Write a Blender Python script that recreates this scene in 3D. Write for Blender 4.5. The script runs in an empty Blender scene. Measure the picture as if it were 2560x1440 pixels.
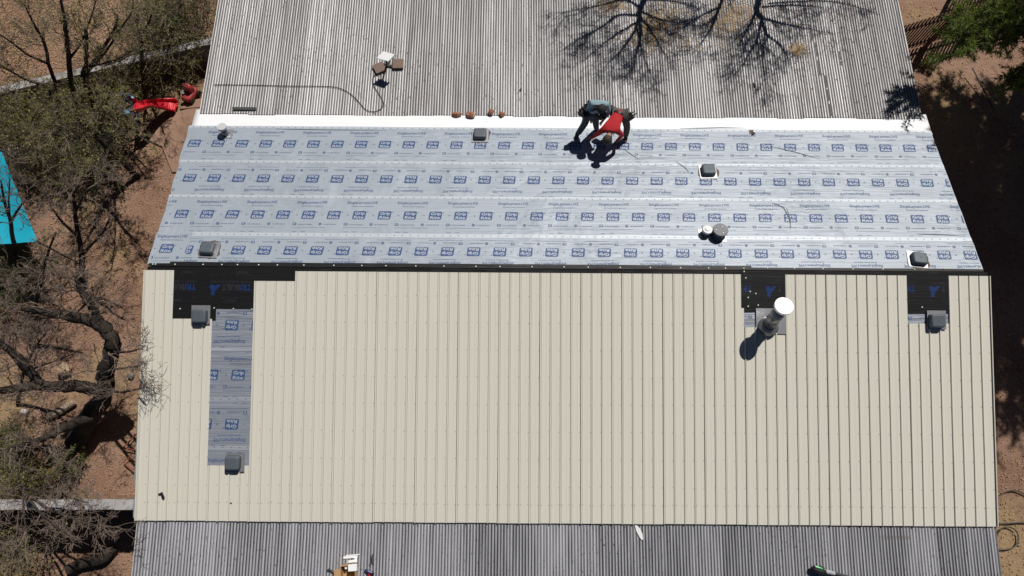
import bpy, bmesh, math, random
from mathutils import Vector, Matrix, Quaternion, noise as mnoise
S = bpy.context.scene
COL = S.collection
rad = math.radians
# ------------------------------------------------------------------ camera, world, sun
FPX = 1707.0                       # focal length in photo pixels (2560 wide)
PITCH, ROLL, CAMH = 73.5, 0.4, 18.4
def rot_cam():
    p = rad(PITCH); r = rad(ROLL)
    F = Vector((0, math.cos(p), -math.sin(p))); U = Vector((0, math.sin(p), math.cos(p))); R = Vector((1, 0, 0))
    return R*math.cos(r)+U*math.sin(r), U*math.cos(r)-R*math.sin(r), F
CR, CU, CF = rot_cam()
CPOS = Vector((0, 0, CAMH))
cam = bpy.data.cameras.new('camera'); camo = bpy.data.objects.new('camera', cam); COL.objects.link(camo)
cam.sensor_width = 36.0; cam.lens = 36.0*FPX/2560.0; cam.clip_end = 2000
m3 = Matrix((CR, CU, -CF)).transposed()
camo.matrix_world = Matrix.Translation(CPOS) @ m3.to_4x4()
S.camera = camo
SUN_EL, SUN_AZ = 57.0, 31.0        # azimuth measured from +Y towards +X
sd = Vector((math.sin(rad(SUN_AZ))*math.cos(rad(SUN_EL)), math.cos(rad(SUN_AZ))*math.cos(rad(SUN_EL)), math.sin(rad(SUN_EL))))
w = bpy.data.worlds.new('World'); S.world = w; w.use_nodes = True
nt = w.node_tree; bg = nt.nodes['Background']
sky = nt.nodes.new('ShaderNodeTexSky'); sky.sky_type = 'NISHITA'; sky.sun_disc = False
sky.sun_elevation = rad(SUN_EL); sky.sun_rotation = rad(SUN_AZ)
nt.links.new(sky.outputs[0], bg.inputs[0]); bg.inputs[1].default_value = 0.05
sky.altitude = 1500; sky.air_density = 0.42; sky.dust_density = 0.2
sun = bpy.data.lights.new('sun', 'SUN'); sun.energy = 5.0; sun.angle = rad(0.5); sun.color = (1, 0.955, 0.89)
suno = bpy.data.objects.new('sun', sun); COL.objects.link(suno)
suno.rotation_euler = (-sd).to_track_quat('-Z', 'Y').to_euler()
suno.location = (30, 40, 60)
S.view_settings.view_transform = 'Standard'; S.view_settings.look = 'None'
S.view_settings.exposure = -0.22; S.view_settings.gamma = 1.0
S.cycles.max_bounces = 6; S.cycles.diffuse_bounces = 3; S.cycles.glossy_bounces = 3

# ------------------------------------------------------------------ rays and planes
def ray(px, py):
    return CF + CR*((px-1280)/FPX) + CU*(-(py-720)/FPX)
def at_depth(px, py, D): return CPOS + ray(px, py)*D
def G(px, py, z=0.0):
    d = ray(px, py); return CPOS + d*((z-CAMH)/d.z)
class Plane:
    """a roof plane that runs along X; y is the distance along the slope, measured away from the camera"""
    def __init__(s, a, b):
        s.o = Vector((0, a.y, a.z)); e = Vector((0, b.y-a.y, b.z-a.z)); s.len = e.length
        s.v = e.normalized(); s.n = Vector((0, -s.v.z, s.v.y))
    def P(s, x, y, h=0.0): return s.o + Vector((x, 0, 0)) + s.v*y + s.n*h
    def hit(s, px, py, h=0.0):
        d = ray(px, py); o = s.o + s.n*h
        p = CPOS + d*((o-CPOS).dot(s.n)/d.dot(s.n))
        return p.x, (p-o).dot(s.v)
    def frame(s, x, y, h=0.0, rz=0.0):
        m = Matrix((Vector((1, 0, 0)), s.v, s.n)).transposed().to_4x4()
        return Matrix.Translation(s.P(x, y, h)) @ m @ Matrix.Rotation(rz, 4, 'Z')
D0 = 15.35
p_eave = at_depth(1410, 1303, 0.98*D0); p_ridge = at_depth(1410, 673, D0); p_break = at_depth(1410, 322, 1.1285*D0)
p_corr = at_depth(1410, 289, 1.1405*D0); p_top = at_depth(1410, 0, 1.2120*D0)
p_porch = at_depth(1410, 1440, 0.9683*D0)
FRONT = Plane(p_ridge, p_ridge*2-p_eave)       # y<0 on the front slope
FL = (p_ridge-p_eave); FL = math.hypot(FL.y, FL.z)
BACK = Plane(p_ridge, p_break); BL = BACK.len
STRIP = Plane(p_break, p_corr)
TOP = Plane(p_corr, p_top)
PORCH = Plane(p_eave+Vector((0, 0, -.026)), (p_eave+Vector((0, 0, -.026)))*2-p_porch)
XL, XR = -8.20, 10.70

# ------------------------------------------------------------------ mesh helpers
class MB:
    def __init__(s): s.v = []; s.f = []; s.m = []
    def add(s, vs, fs, m=0):
        b = len(s.v); s.v.extend(vs)
        for f in fs: s.f.append([b+i for i in f]); s.m.append(m)
    def box(s, c, d, m=0, M=None):
        x, y, z = d[0]/2, d[1]/2, d[2]/2
        vs = [Vector(c)+Vector((a*x, b*y, e*z)) for a in (-1, 1) for b in (-1, 1) for e in (-1, 1)]
        if M is not None: vs = [M @ v for v in vs]
        s.add(vs, [(0, 1, 3, 2), (4, 6, 7, 5), (0, 4, 5, 1), (2, 3, 7, 6), (0, 2, 6, 4), (1, 5, 7, 3)], m)
    def tube(s, pts, rs, n=6, m=0, cap=True):
        pts = [Vector(p) for p in pts]; k = len(pts)
        if k < 2: return
        if not hasattr(rs, '__len__'): rs = [rs]*k
        t = (pts[1]-pts[0]).normalized(); u = t.orthogonal().normalized(); b = len(s.v)
        for i, p in enumerate(pts):
            t2 = (pts[min(i+1, k-1)]-pts[max(i-1, 0)])
            t2 = t2.normalized() if t2.length > 1e-9 else t
            u = u - t2*u.dot(t2); u = u.normalized() if u.length > 1e-6 else t2.orthogonal().normalized()
            w2 = t2.cross(u); t = t2
            for j in range(n):
                a = 2*math.pi*j/n; s.v.append(p+(u*math.cos(a)+w2*math.sin(a))*rs[i])
        for i in range(k-1):
            for j in range(n):
                a = b+i*n+j; c = b+i*n+(j+1) % n
                s.f.append([a, c, c+n, a+n]); s.m.append(m)
        if cap and n > 2:
            s.f.append([b+j for j in range(n)][::-1]); s.m.append(m)
            s.f.append([b+(k-1)*n+j for j in range(n)]); s.m.append(m)
    def rings(s, rr, m=0, M=None, cap0=True, cap1=True):
        """loft a list of closed rings, each a list of points"""
        n = len(rr[0]); b = len(s.v)
        for r in rr:
            for p in r:
                p = Vector(p); s.v.append(M @ p if M is not None else p)
        for i in range(len(rr)-1):
            for j in range(n):
                a = b+i*n+j; c = b+i*n+(j+1) % n; s.f.append([a, c, c+n, a+n]); s.m.append(m)
        if cap0: s.f.append([b+j for j in range(n)][::-1]); s.m.append(m)
        if cap1: s.f.append([b+(len(rr)-1)*n+j for j in range(n)]); s.m.append(m)
    def lathe(s, prof, n=20, m=0, M=None):
        s.rings([[(r*math.cos(2*math.pi*j/n), r*math.sin(2*math.pi*j/n), z) for j in range(n)] for r, z in prof], m, M)
    def rbox(s, w_, d_, rc, levels, m=0, M=None):
        rr = []
        for z, ins in levels:
            ring = []; ww = w_/2-ins; dd = d_/2-ins; r = max(rc-ins*.5, .004)
            for cx, cy, a0 in ((1, 1, 0), (-1, 1, 90), (-1, -1, 180), (1, -1, 270)):
                for k in range(4):
                    a = rad(a0+30*k); ring.append((cx*(ww-r)+r*math.cos(a), cy*(dd-r)+r*math.sin(a), z))
            rr.append(ring)
        s.rings(rr, m, M)
    def prism(s, poly, z0, z1, m=0, M=None):
        s.rings([[(x, y, z0) for x, y in poly], [(x, y, z1) for x, y in poly]], m, M)
    def build(s, name, mats, parent=None, smooth=False, tagd=None):
        me = bpy.data.meshes.new(name)
        off = Vector((0, 0, 0))
        q = parent
        while q is not None:
            off = off+q.location; q = q.parent
        me.from_pydata([tuple(Vector(v)-off) for v in s.v], [], s.f)
        if not isinstance(mats, (list, tuple)): mats = [mats]
        for mt in mats: me.materials.append(mt)
        if len(mats) > 1: me.polygons.foreach_set('material_index', s.m)
        if smooth: me.polygons.foreach_set('use_smooth', [True]*len(me.polygons))
        me.update()
        o = bpy.data.objects.new(name, me); COL.objects.link(o)
        if parent is not None: o.parent = parent
        return o
def tag(o, label=None, cat=None, group=None, kind=None):
    for k, v in (('label', label), ('category', cat), ('group', group), ('kind', kind)):
        if v: o[k] = v
    return o
def thing(name, loc, label, cat, group=None):
    o = bpy.data.objects.new(name, None); COL.objects.link(o); o.location = loc; o.empty_display_size = .2
    return tag(o, label, cat, group)
def solo(mb, name, mats, loc, label, cat, group=None, smooth=False):
    """a thing that is one mesh, with its origin at loc"""
    loc = Vector(loc); mb.v = [Vector(v)-loc for v in mb.v]
    o = mb.build(name, mats, None, smooth); o.location = loc
    return tag(o, label, cat, group)

# ------------------------------------------------------------------ materials
def mat(name, col, rough=.6, metal=0.0, var=.12, vs=4.0, bump=0.0, bs=40.0, col2=None, c2s=2.0, c2lo=.5, c2hi=.6, spec=.5, stretch=(1, 1, 1), coat=0):
    m = bpy.data.materials.new(name); m.use_nodes = True; n = m.node_tree.nodes; l = m.node_tree.links
    b = n['Principled BSDF']; b.inputs['Roughness'].default_value = rough; b.inputs['Metallic'].default_value = metal
    b.inputs['Specular IOR Level'].default_value = spec
    tc = n.new('ShaderNodeTexCoord'); mp = n.new('ShaderNodeMapping'); mp.inputs['Scale'].default_value = stretch
    l.new(tc.outputs['Object'], mp.inputs[0])
    nz = n.new('ShaderNodeTexNoise'); nz.inputs['Scale'].default_value = vs; nz.inputs['Detail'].default_value = 5
    l.new(mp.outputs[0], nz.inputs[0])
    mx = n.new('ShaderNodeMix'); mx.data_type = 'RGBA'
    mx.inputs[6].default_value = tuple(c*(1-var) for c in col)+(1,); mx.inputs[7].default_value = tuple(min(1, c*(1+var)) for c in col)+(1,)
    l.new(nz.outputs[0], mx.inputs[0]); out = mx.outputs[2]
    if col2:
        n2 = n.new('ShaderNodeTexNoise'); n2.inputs['Scale'].default_value = c2s; n2.inputs['Detail'].default_value = 6; n2.inputs['Roughness'].default_value = .65
        l.new(mp.outputs[0], n2.inputs[0])
        mr = n.new('ShaderNodeMapRange'); mr.inputs[1].default_value = c2lo; mr.inputs[2].default_value = c2hi
        l.new(n2.outputs[0], mr.inputs[0])
        m2 = n.new('ShaderNodeMix'); m2.data_type = 'RGBA'; l.new(mr.outputs[0], m2.inputs[0]); l.new(out, m2.inputs[6])
        m2.inputs[7].default_value = tuple(col2)+(1,); out = m2.outputs[2]
    l.new(out, b.inputs['Base Color'])
    if bump:
        n3 = n.new('ShaderNodeTexNoise'); n3.inputs['Scale'].default_value = bs; n3.inputs['Detail'].default_value = 4
        l.new(mp.outputs[0], n3.inputs[0])
        bp = n.new('ShaderNodeBump'); bp.inputs['Strength'].default_value = bump; bp.inputs['Distance'].default_value = .02
        l.new(n3.outputs[0], bp.inputs['Height']); l.new(bp.outputs[0], b.inputs['Normal'])
    return m
def leafmat(name, col, var=.35):
    m = mat(name, col, .55, 0, var, 1.3, spec=.3)
    n = m.node_tree.nodes; l = m.node_tree.links; b = n['Principled BSDF']
    tr = n.new('ShaderNodeBsdfTranslucent'); tr.inputs[0].default_value = (col[0]*1.3, col[1]*1.3, col[2]*.8, 1)
    ms = n.new('ShaderNodeMixShader'); ms.inputs[0].default_value = .3
    l.new(b.outputs[0], ms.inputs[1]); l.new(tr.outputs[0], ms.inputs[2]); l.new(ms.outputs[0], n['Material Output'].inputs[0])
    return m
def math_node(n, l, op, a, b=None):
    k = n.new('ShaderNodeMath'); k.operation = op
    for i, v in enumerate((a, b)):
        if v is None: continue
        if hasattr(v, 'links'): l.new(v, k.inputs[i])
        else: k.inputs[i].default_value = v
    return k.outputs[0]
CORR = 0.0677
def corrmat(name, base, dark, rough, metal, seed, valley=.35, spots=.62, rust=True):
    """weathered galvanised sheet: streaks along the sheet, darker valleys, dark spots, a tone per sheet"""
    m = bpy.data.materials.new(name); m.use_nodes = True; n = m.node_tree.nodes; l = m.node_tree.links
    b = n['Principled BSDF']; b.inputs['Roughness'].default_value = rough; b.inputs['Metallic'].default_value = metal
    tc = n.new('ShaderNodeTexCoord'); sx = n.new('ShaderNodeSeparateXYZ'); l.new(tc.outputs['Object'], sx.inputs[0])
    # tone of each sheet
    sh = math_node(n, l, 'FLOOR', math_node(n, l, 'DIVIDE', sx.outputs[0], CORR*10))
    wn = n.new('ShaderNodeTexWhiteNoise'); wn.noise_dimensions = '1D'; l.new(math_node(n, l, 'ADD', sh, seed), wn.inputs['W'])
    # streaks
    mp = n.new('ShaderNodeMapping'); mp.inputs['Scale'].default_value = (22, .55, .55); mp.inputs['Location'].default_value = (seed, seed, 0)
    l.new(tc.outputs['Object'], mp.inputs[0])
    st = n.new('ShaderNodeTexNoise'); st.inputs['Scale'].default_value = 1; st.inputs['Detail'].default_value = 5; st.inputs['Roughness'].default_value = .6; l.new(mp.outputs[0], st.inputs[0])
    # spots
    mp2 = n.new('ShaderNodeMapping'); mp2.inputs['Scale'].default_value = (34, 11, 11); l.new(tc.outputs['Object'], mp2.inputs[0])
    sp = n.new('ShaderNodeTexNoise'); sp.inputs['Scale'].default_value = 1; sp.inputs['Detail'].default_value = 2; l.new(mp2.outputs[0], sp.inputs[0])
    spm = n.new('ShaderNodeMapRange'); spm.inputs[1].default_value = spots; spm.inputs[2].default_value = spots+.06; l.new(sp.outputs[0], spm.inputs[0])
    big = n.new('ShaderNodeTexNoise'); big.inputs['Scale'].default_value = .45; big.inputs['Detail'].default_value = 3; l.new(tc.outputs['Object'], big.inputs[0])
    bgm = n.new('ShaderNodeMapRange'); bgm.inputs[1].default_value = .35; bgm.inputs[2].default_value = .6; l.new(big.outputs[0], bgm.inputs[0])
    # darker valleys (the same wave as the sheet's own shape)
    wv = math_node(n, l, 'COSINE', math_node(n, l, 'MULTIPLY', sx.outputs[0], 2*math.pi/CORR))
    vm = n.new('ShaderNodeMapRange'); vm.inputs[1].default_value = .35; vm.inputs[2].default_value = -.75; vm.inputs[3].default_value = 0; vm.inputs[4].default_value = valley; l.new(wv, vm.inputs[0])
    f1 = n.new('ShaderNodeMapRange'); f1.inputs[1].default_value = .36; f1.inputs[2].default_value = .68; l.new(st.outputs[0], f1.inputs[0])
    t = math_node(n, l, 'ADD', math_node(n, l, 'MULTIPLY', f1.outputs[0], .42), math_node(n, l, 'MULTIPLY', wn.outputs[0], .28))
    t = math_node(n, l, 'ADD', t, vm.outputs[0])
    t = math_node(n, l, 'ADD', t, math_node(n, l, 'MULTIPLY', math_node(n, l, 'MULTIPLY', spm.outputs[0], bgm.outputs[0]), .7))
    cl = n.new('ShaderNodeClamp'); l.new(t, cl.inputs[0])
    mx = n.new('ShaderNodeMix'); mx.data_type = 'RGBA'; l.new(cl.outputs[0], mx.inputs[0])
    mx.inputs[6].default_value = tuple(base)+(1,); mx.inputs[7].default_value = tuple(dark)+(1,)
    out = mx.outputs[2]
    if rust:
        mp3 = n.new('ShaderNodeMapping'); mp3.inputs['Scale'].default_value = (7, .8, .8); l.new(tc.outputs['Object'], mp3.inputs[0])
        rn = n.new('ShaderNodeTexNoise'); rn.inputs['Scale'].default_value = 1; rn.inputs['Detail'].default_value = 4; l.new(mp3.outputs[0], rn.inputs[0])
        rm = n.new('ShaderNodeMapRange'); rm.inputs[1].default_value = .66; rm.inputs[2].default_value = .8; rm.inputs[4].default_value = .5; l.new(rn.outputs[0], rm.inputs[0])
        m2 = n.new('ShaderNodeMix'); m2.data_type = 'RGBA'; l.new(rm.outputs[0], m2.inputs[0]); l.new(out, m2.inputs[6]); m2.inputs[7].default_value = (.17, .12, .09, 1); out = m2.outputs[2]
    l.new(out, b.inputs['Base Color'])
    rr = math_node(n, l, 'ADD', math_node(n, l, 'MULTIPLY', cl.outputs[0], .25), rough); l.new(rr, b.inputs['Roughness'])
    return m
def sheetmat(name, col, rough, strength, spec=.5, metal=0.0):
    """woven plastic underlayment: wrinkle streaks and a soft gloss"""
    m = bpy.data.materials.new(name); m.use_nodes = True; n = m.node_tree.nodes; l = m.node_tree.links
    b = n['Principled BSDF']; b.inputs['Roughness'].default_value = rough; b.inputs['Base Color'].default_value = tuple(col)+(1,); b.inputs['Specular IOR Level'].default_value = spec; b.inputs['Metallic'].default_value = metal
    tc = n.new('ShaderNodeTexCoord')
    def nz(scale, rot, dist=.5):
        mp = n.new('ShaderNodeMapping'); mp.inputs['Scale'].default_value = scale; mp.inputs['Rotation'].default_value = (0, 0, rad(rot)); l.new(tc.outputs['Object'], mp.inputs[0])
        k = n.new('ShaderNodeTexNoise'); k.inputs['Scale'].default_value = 1; k.inputs['Detail'].default_value = 4; k.inputs['Distortion'].default_value = dist; l.new(mp.outputs[0], k.inputs[0]); return k.outputs[0]
    a = nz((.6, 26, 26), 0); c = nz((.9, 9, 9), 24); d = nz((1.2, 10, 10), -32); e = nz((.5, 3.2, 3.2), 4)
    mk = nz((.35, .35, .35), 0)
    mr = n.new('ShaderNodeMapRange'); mr.inputs[1].default_value = .45; mr.inputs[2].default_value = .68; l.new(mk, mr.inputs[0])
    diag = math_node(n, l, 'MULTIPLY', math_node(n, l, 'ADD', c, d), mr.outputs[0])
    h = math_node(n, l, 'ADD', math_node(n, l, 'MULTIPLY', a, .5), math_node(n, l, 'ADD', math_node(n, l, 'MULTIPLY', diag, 2.0), e))
    bp = n.new('ShaderNodeBump'); bp.inputs['Strength'].default_value = strength; bp.inputs['Distance'].default_value = .03
    l.new(h, bp.inputs['Height']); l.new(bp.outputs[0], b.inputs['Normal'])
    return m
def groundmat():
    m = bpy.data.materials.new('dirt'); m.use_nodes = True; n = m.node_tree.nodes; l = m.node_tree.links
    b = n['Principled BSDF']; b.inputs['Roughness'].default_value = .95; b.inputs['Specular IOR Level'].default_value = .15
    tc = n.new('ShaderNodeTexCoord')
    def nz(s, det=6, rough=.6, loc=0):
        mp = n.new('ShaderNodeMapping'); mp.inputs['Location'].default_value = (loc, loc, 0); l.new(tc.outputs['Object'], mp.inputs[0])
        k = n.new('ShaderNodeTexNoise'); k.inputs['Scale'].default_value = s; k.inputs['Detail'].default_value = det; k.inputs['Roughness'].default_value = rough; l.new(mp.outputs[0], k.inputs[0]); return k.outputs[0]
    def ramp(v, lo, hi, mx=1.0):
        k = n.new('ShaderNodeMapRange'); k.inputs[1].default_value = lo; k.inputs[2].default_value = hi; k.inputs[4].default_value = mx; l.new(v, k.inputs[0]); return k.outputs[0]
    def mix(f, a, c):
        k = n.new('ShaderNodeMix'); k.data_type = 'RGBA'; l.new(f, k.inputs[0])
        for i, v in ((6, a), (7, c)):
            if hasattr(v, 'links'): l.new(v, k.inputs[i])
            else: k.inputs[i].default_value = tuple(v)+(1,)
        return k.outputs[2]
    c = mix(ramp(nz(.5), .4, .62), (.235, .135, .094), (.325, .20, .145))       # red brown to pinkish dirt
    c = mix(ramp(nz(.33, 7, .62, 9), .5, .6, .8), c, (.33, .235, .125))        # dry yellow litter
    c = mix(ramp(nz(9, 6, .7, 3), .52, .66, .6), c, (.11, .062, .04))
    vo = n.new('ShaderNodeTexVoronoi'); vo.inputs['Scale'].default_value = 16; l.new(tc.outputs['Object'], vo.inputs[0])
    c = mix(ramp(nz(30, 4, .7, 5), .5, .72, .65), c, (.42, .30, .21))
    l.new(c, b.inputs['Base Color'])
    h = math_node(n, l, 'ADD', math_node(n, l, 'MULTIPLY', nz(26, 5, .75, 2), 1.0), math_node(n, l, 'MULTIPLY', vo.outputs[0], -.35))
    bp = n.new('ShaderNodeBump'); bp.inputs['Strength'].default_value = .8; bp.inputs['Distance'].default_value = .05
    l.new(h, bp.inputs['Height']); l.new(bp.outputs[0], b.inputs['Normal'])
    return m
M_dirt = groundmat()
M_beige = mat('beige painted steel', (.605, .588, .515), .42, 0, .045, 1.0, spec=.35, stretch=(14, .35, .35))
M_ribshade = mat('painted rib shade', (.115, .105, .085), .8, 0, .2, 3)  # painted shade: dark strip standing in for the shadow line beside each rib
M_screw = mat('screw head', (.16, .15, .13), .5, .4)
M_under = sheetmat('grey underlayment', (.318, .360, .412), .52, .7, .5, .14)
M_under_shade = sheetmat('grey underlayment shaded', (.27, .295, .345), .42, .85, .5, .2)  # same sheet as the back; shade of the front slope put into the colour
M_selv_shade = sheetmat('selvage shaded', (.36, .385, .43), .4, .7, .5, .2)  # front selvage copy, slope shade painted in as a darker tone
M_blue = sheetmat('blue print', (.045, .085, .20), .5, .42, .3)
M_print = sheetmat('white print', (.38, .42, .475), .52, .42, .5, .14)
M_selv = sheetmat('white selvage', (.45, .49, .535), .48, .3, .5, .14)
M_felt = sheetmat('black underlayment', (.0085, .0085, .0095), .5, .3, .25)
M_fgrey = sheetmat('grey print on black', (.026, .026, .033), .5, .3, .25)
M_fblue = sheetmat('blue print on black', (.010, .030, .115), .5, .3, .25)
M_white = mat('white roof coating', (.80, .81, .83), .5, 0, .05, 3, bump=.15, bs=14, col2=(.62, .62, .62), c2s=2.6, c2lo=.63, c2hi=.75, stretch=(.5, 2, 2))
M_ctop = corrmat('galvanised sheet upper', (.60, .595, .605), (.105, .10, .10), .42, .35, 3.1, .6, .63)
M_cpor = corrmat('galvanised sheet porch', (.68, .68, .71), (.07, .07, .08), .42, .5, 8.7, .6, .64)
M_wall = mat('stucco wall', (.45, .36, .27), .9, bump=.3)
M_wood = mat('old wood', (.16, .10, .065), .8, 0, .3, 12, bump=.3)
M_slate = mat('slate grey plastic', (.085, .105, .125), .5, 0, .1, 3, spec=.4)
M_flash = mat('galvanised flashing', (.5, .5, .52), .34, .7, .2, 9)
M_brnpaper = mat('bare brown decking', (.10, .07, .05), .8, 0, .35, 14)
M_pvcw = mat('white plastic', (.75, .75, .74), .45, 0, .05)
M_galv = mat('galvanised pipe', (.24, .255, .27), .3, .75, .2, 6)
M_cap = mat('bright metal cap', (.85, .85, .84), .45, .25, .06, 12)
M_dark = mat('black', (.012, .012, .014), .6)
M_btn = mat('pale green cap', (.55, .72, .5), .5)

# ------------------------------------------------------------------ ground
random.seed(11)
gm = MB(); N = 60
for (x0, x1, y0, y1, n) in ((-45, 45, -30, 60, 90),):
    for j in range(n+1):
        for i in range(n+1):
            x = x0+(x1-x0)*i/n; y = y0+(y1-y0)*j/n
            gm.v.append(Vector((x, y, .05*mnoise.noise(Vector((x*.5, y*.5, 0)))-.03)))
    for j in range(n):
        for i in range(n):
            a = j*(n+1)+i; gm.f.append([a, a+1, a+n+2, a+n+1]); gm.m.append(0)
    far = 900
    b = len(gm.v); gm.v += [Vector((-far, -far, -.04)), Vector((far, -far, -.04)), Vector((far, far, -.04)), Vector((-far, far, -.04))]
    c0, c1, c2, c3 = 0, n, (n+1)*(n+1)-1, n*(n+1)
    gm.f += [[b, b+1, c1, c0], [b+1, b+2, c2, c1], [b+2, b+3, c3, c2], [b+3, b, c0, c3]]; gm.m += [0]*4
tag(gm.build('ground', M_dirt, None, True), kind='structure')

# ------------------------------------------------------------------ the house
H = thing('house', (1.25, 5.0, 0), 'long low house with beige ribbed metal roof half finished, grey printed underlayment and corrugated roofs', 'house')
ez = p_eave.z; by = p_top.y+2.2
wm = MB()
ye, yr, yb = p_eave.y+.45, p_ridge.y, p_corr.y
def wz(y):
    if y < yr: return p_eave.z+(p_ridge.z-p_eave.z)*(y-p_eave.y)/(yr-p_eave.y)-.16
    return p_ridge.z+(p_break.z-p_ridge.z)*(y-yr)/(p_break.y-yr)-.16
prof = [(ye, -.1), (yb, -.1), (yb, wz(yb)), (yr, wz(yr)), (ye, wz(ye))]
wm.rings([[(XL+.35, y, z) for y, z in prof], [(XR-.35, y, z) for y, z in prof]], 0)
prof2 = [(yb+.003, -.1), (by-.5, -.1), (by-.5, TOP.P(0, TOP.len+1.7).z-.2), (yb+.003, p_corr.z-.2)]
wm.build('wall', M_wall, H); wm = MB()
wm.rings([[(XL+.45, y, z) for y, z in prof2], [(XR-.45, y, z) for y, z in prof2]], 0)
wm.build('wall', M_wall, H)
# decking and fascia under each plane
dk = MB()
def slab(mb, pl, x0, x1, y0, y1, h0, h1, m=0):
    vs = [pl.P(x, y, h) for x in (x0, x1) for y in (y0, y1) for h in (h0, h1)]
    mb.add(vs, [(0, 1, 3, 2), (4, 6, 7, 5), (0, 4, 5, 1), (2, 3, 7, 6), (0, 2, 6, 4), (1, 5, 7, 3)], m)
slab(dk, FRONT, XL+.03, XR-.06, -FL+.02, -.02, -.10, -.006); dk.build('roof_deck', M_wood, H); dk = MB()
slab(dk, BACK, XL+.06, XR-.13, .02, BL-.01, -.10, -.006)
dk.build('roof_deck', M_wood, H)
# ---- ripple shared by the sheets and everything printed on them
def rip(x, y, amp=.0022):
    return amp*(mnoise.noise(Vector((x*.7, y*3.1, 5.0)))+.8*mnoise.noise(Vector((x*1.9+y*1.3, y*2.2-x*.6, 9.0))))
def sheet(pl, x0, x1, y0, y1, h, edge=.004, mats=None, nx=150, ny=10, selv=None, amp=.0022, name='underlayment_sheet', ragl=0, ragr=0, seed=0):
    mb = MB(); rows = []
    for j in range(ny+1):
        y = y0+(y1-y0)*j/ny
        a = x0+ragl*mnoise.noise(Vector((seed, y*2.3, 1))); b = x1+ragr*mnoise.noise(Vector((seed+7, y*2.3, 1)))
        for i in range(nx+1):
            x = a+(b-a)*i/nx
            yy = y
            if j in (0, ny): yy = y+.008*mnoise.noise(Vector((x*.6, seed+j, 3)))
            mb.v.append(pl.P(x, yy, h+rip(x, yy, amp)+(abs(amp) if amp else 0)))
    for j in range(ny):
        for i in range(nx):
            a = j*(nx+1)+i; mb.f.append([a, a+1, a+nx+2, a+nx+1])
            yc = y0+(y1-y0)*(j+.5)/ny
            mb.m.append(1 if selv and selv[0] <= yc <= selv[1] else 0)
    b = len(mb.v); top = list(mb.v)
    # lips on the two long edges and the two ends
    def lip(ids):
        s0 = len(mb.v)
        for i in ids: mb.v.append(top[i])
        for i in ids: mb.v.append(top[i]-pl.n*edge)
        c = len(ids)
        for k in range(c-1): mb.f.append([s0+k, s0+c+k, s0+c+k+1, s0+k+1]); mb.m.append(0)
    mb.h0 = h; mb.amp = amp; mb.smooth_n = len(mb.f)
    lip(list(range(nx+1))); lip([ny*(nx+1)+i for i in range(nx, -1, -1)])
    lip([j*(nx+1) for j in range(ny, -1, -1)]); lip([j*(nx+1)+nx for j in range(ny+1)])
    mb.name_ = name; mb.mats_ = mats or [M_under, M_selv]
    return mb
def finish(mb):
    o = mb.build(mb.name_, mb.mats_, H)
    o.data.polygons.foreach_set('use_smooth', [i < mb.smooth_n for i in range(len(o.data.polygons))])
    return o
# ---- lettering
_tc = {}
def text2d(s, bold=.0, shear=.0):
    k = (s, bold, shear)
    if k in _tc: return _tc[k]
    cu = bpy.data.curves.new('t', 'FONT'); cu.body = s; cu.resolution_u = 2; cu.offset = bold; cu.shear = shear; cu.fill_mode = 'FRONT'; cu.dimensions = '2D'
    o = bpy.data.objects.new('t', cu); COL.objects.link(o)
    dg = bpy.context.evaluated_depsgraph_get(); e = o.evaluated_get(dg); me = e.to_mesh()
    vs = [(v.co.x, v.co.y) for v in me.vertices]; fs = [tuple(p.vertices) for p in me.polygons]
    e.to_mesh_clear(); bpy.data.objects.remove(o); bpy.data.curves.remove(cu)
    x0 = min(v[0] for v in vs); x1 = max(v[0] for v in vs); y0 = min(v[1] for v in vs); y1 = max(v[1] for v in vs)
    vs = [((x-(x0+x1)/2)/(x1-x0), (y-(y0+y1)/2)/(y1-y0)) for x, y in vs]
    _tc[k] = (vs, fs); return _tc[k]
def T(items, s, cx, cy, wd, ht, m=0, lay=0, bold=0, shear=0):
    vs, fs = text2d(s, bold, shear); items.append(([(cx+x*wd, cy+y*ht) for x, y in vs], fs, m, lay))
def rrect(items, cx, cy, wd, ht, r, sh=0, m=0, lay=0):
    vs = []
    for sx, sy, a0 in ((1, 1, 0), (-1, 1, 90), (-1, -1, 180), (1, -1, 270)):
        for k in range(4):
            a = rad(a0+30*k); x = sx*(wd/2-r)+r*math.cos(a); y = sy*(ht/2-r)+r*math.sin(a); vs.append((cx+x+sh*y, cy+y))
    items.append((vs, [tuple(range(len(vs)))], m, lay))
def ring2d(items, cx, cy, r0, r1, n=12, m=0, lay=0):
    vs = []; fs = []
    for k in range(n):
        a = 2*math.pi*k/n; vs += [(cx+r0*math.cos(a), cy+r0*math.sin(a)), (cx+r1*math.cos(a), cy+r1*math.sin(a))]
    for k in range(n):
        a = 2*k; b = 2*((k+1) % n); fs.append((a, a+1, b+1, b))
    items.append((vs, fs, m, lay))
PER = 1.19
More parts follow.
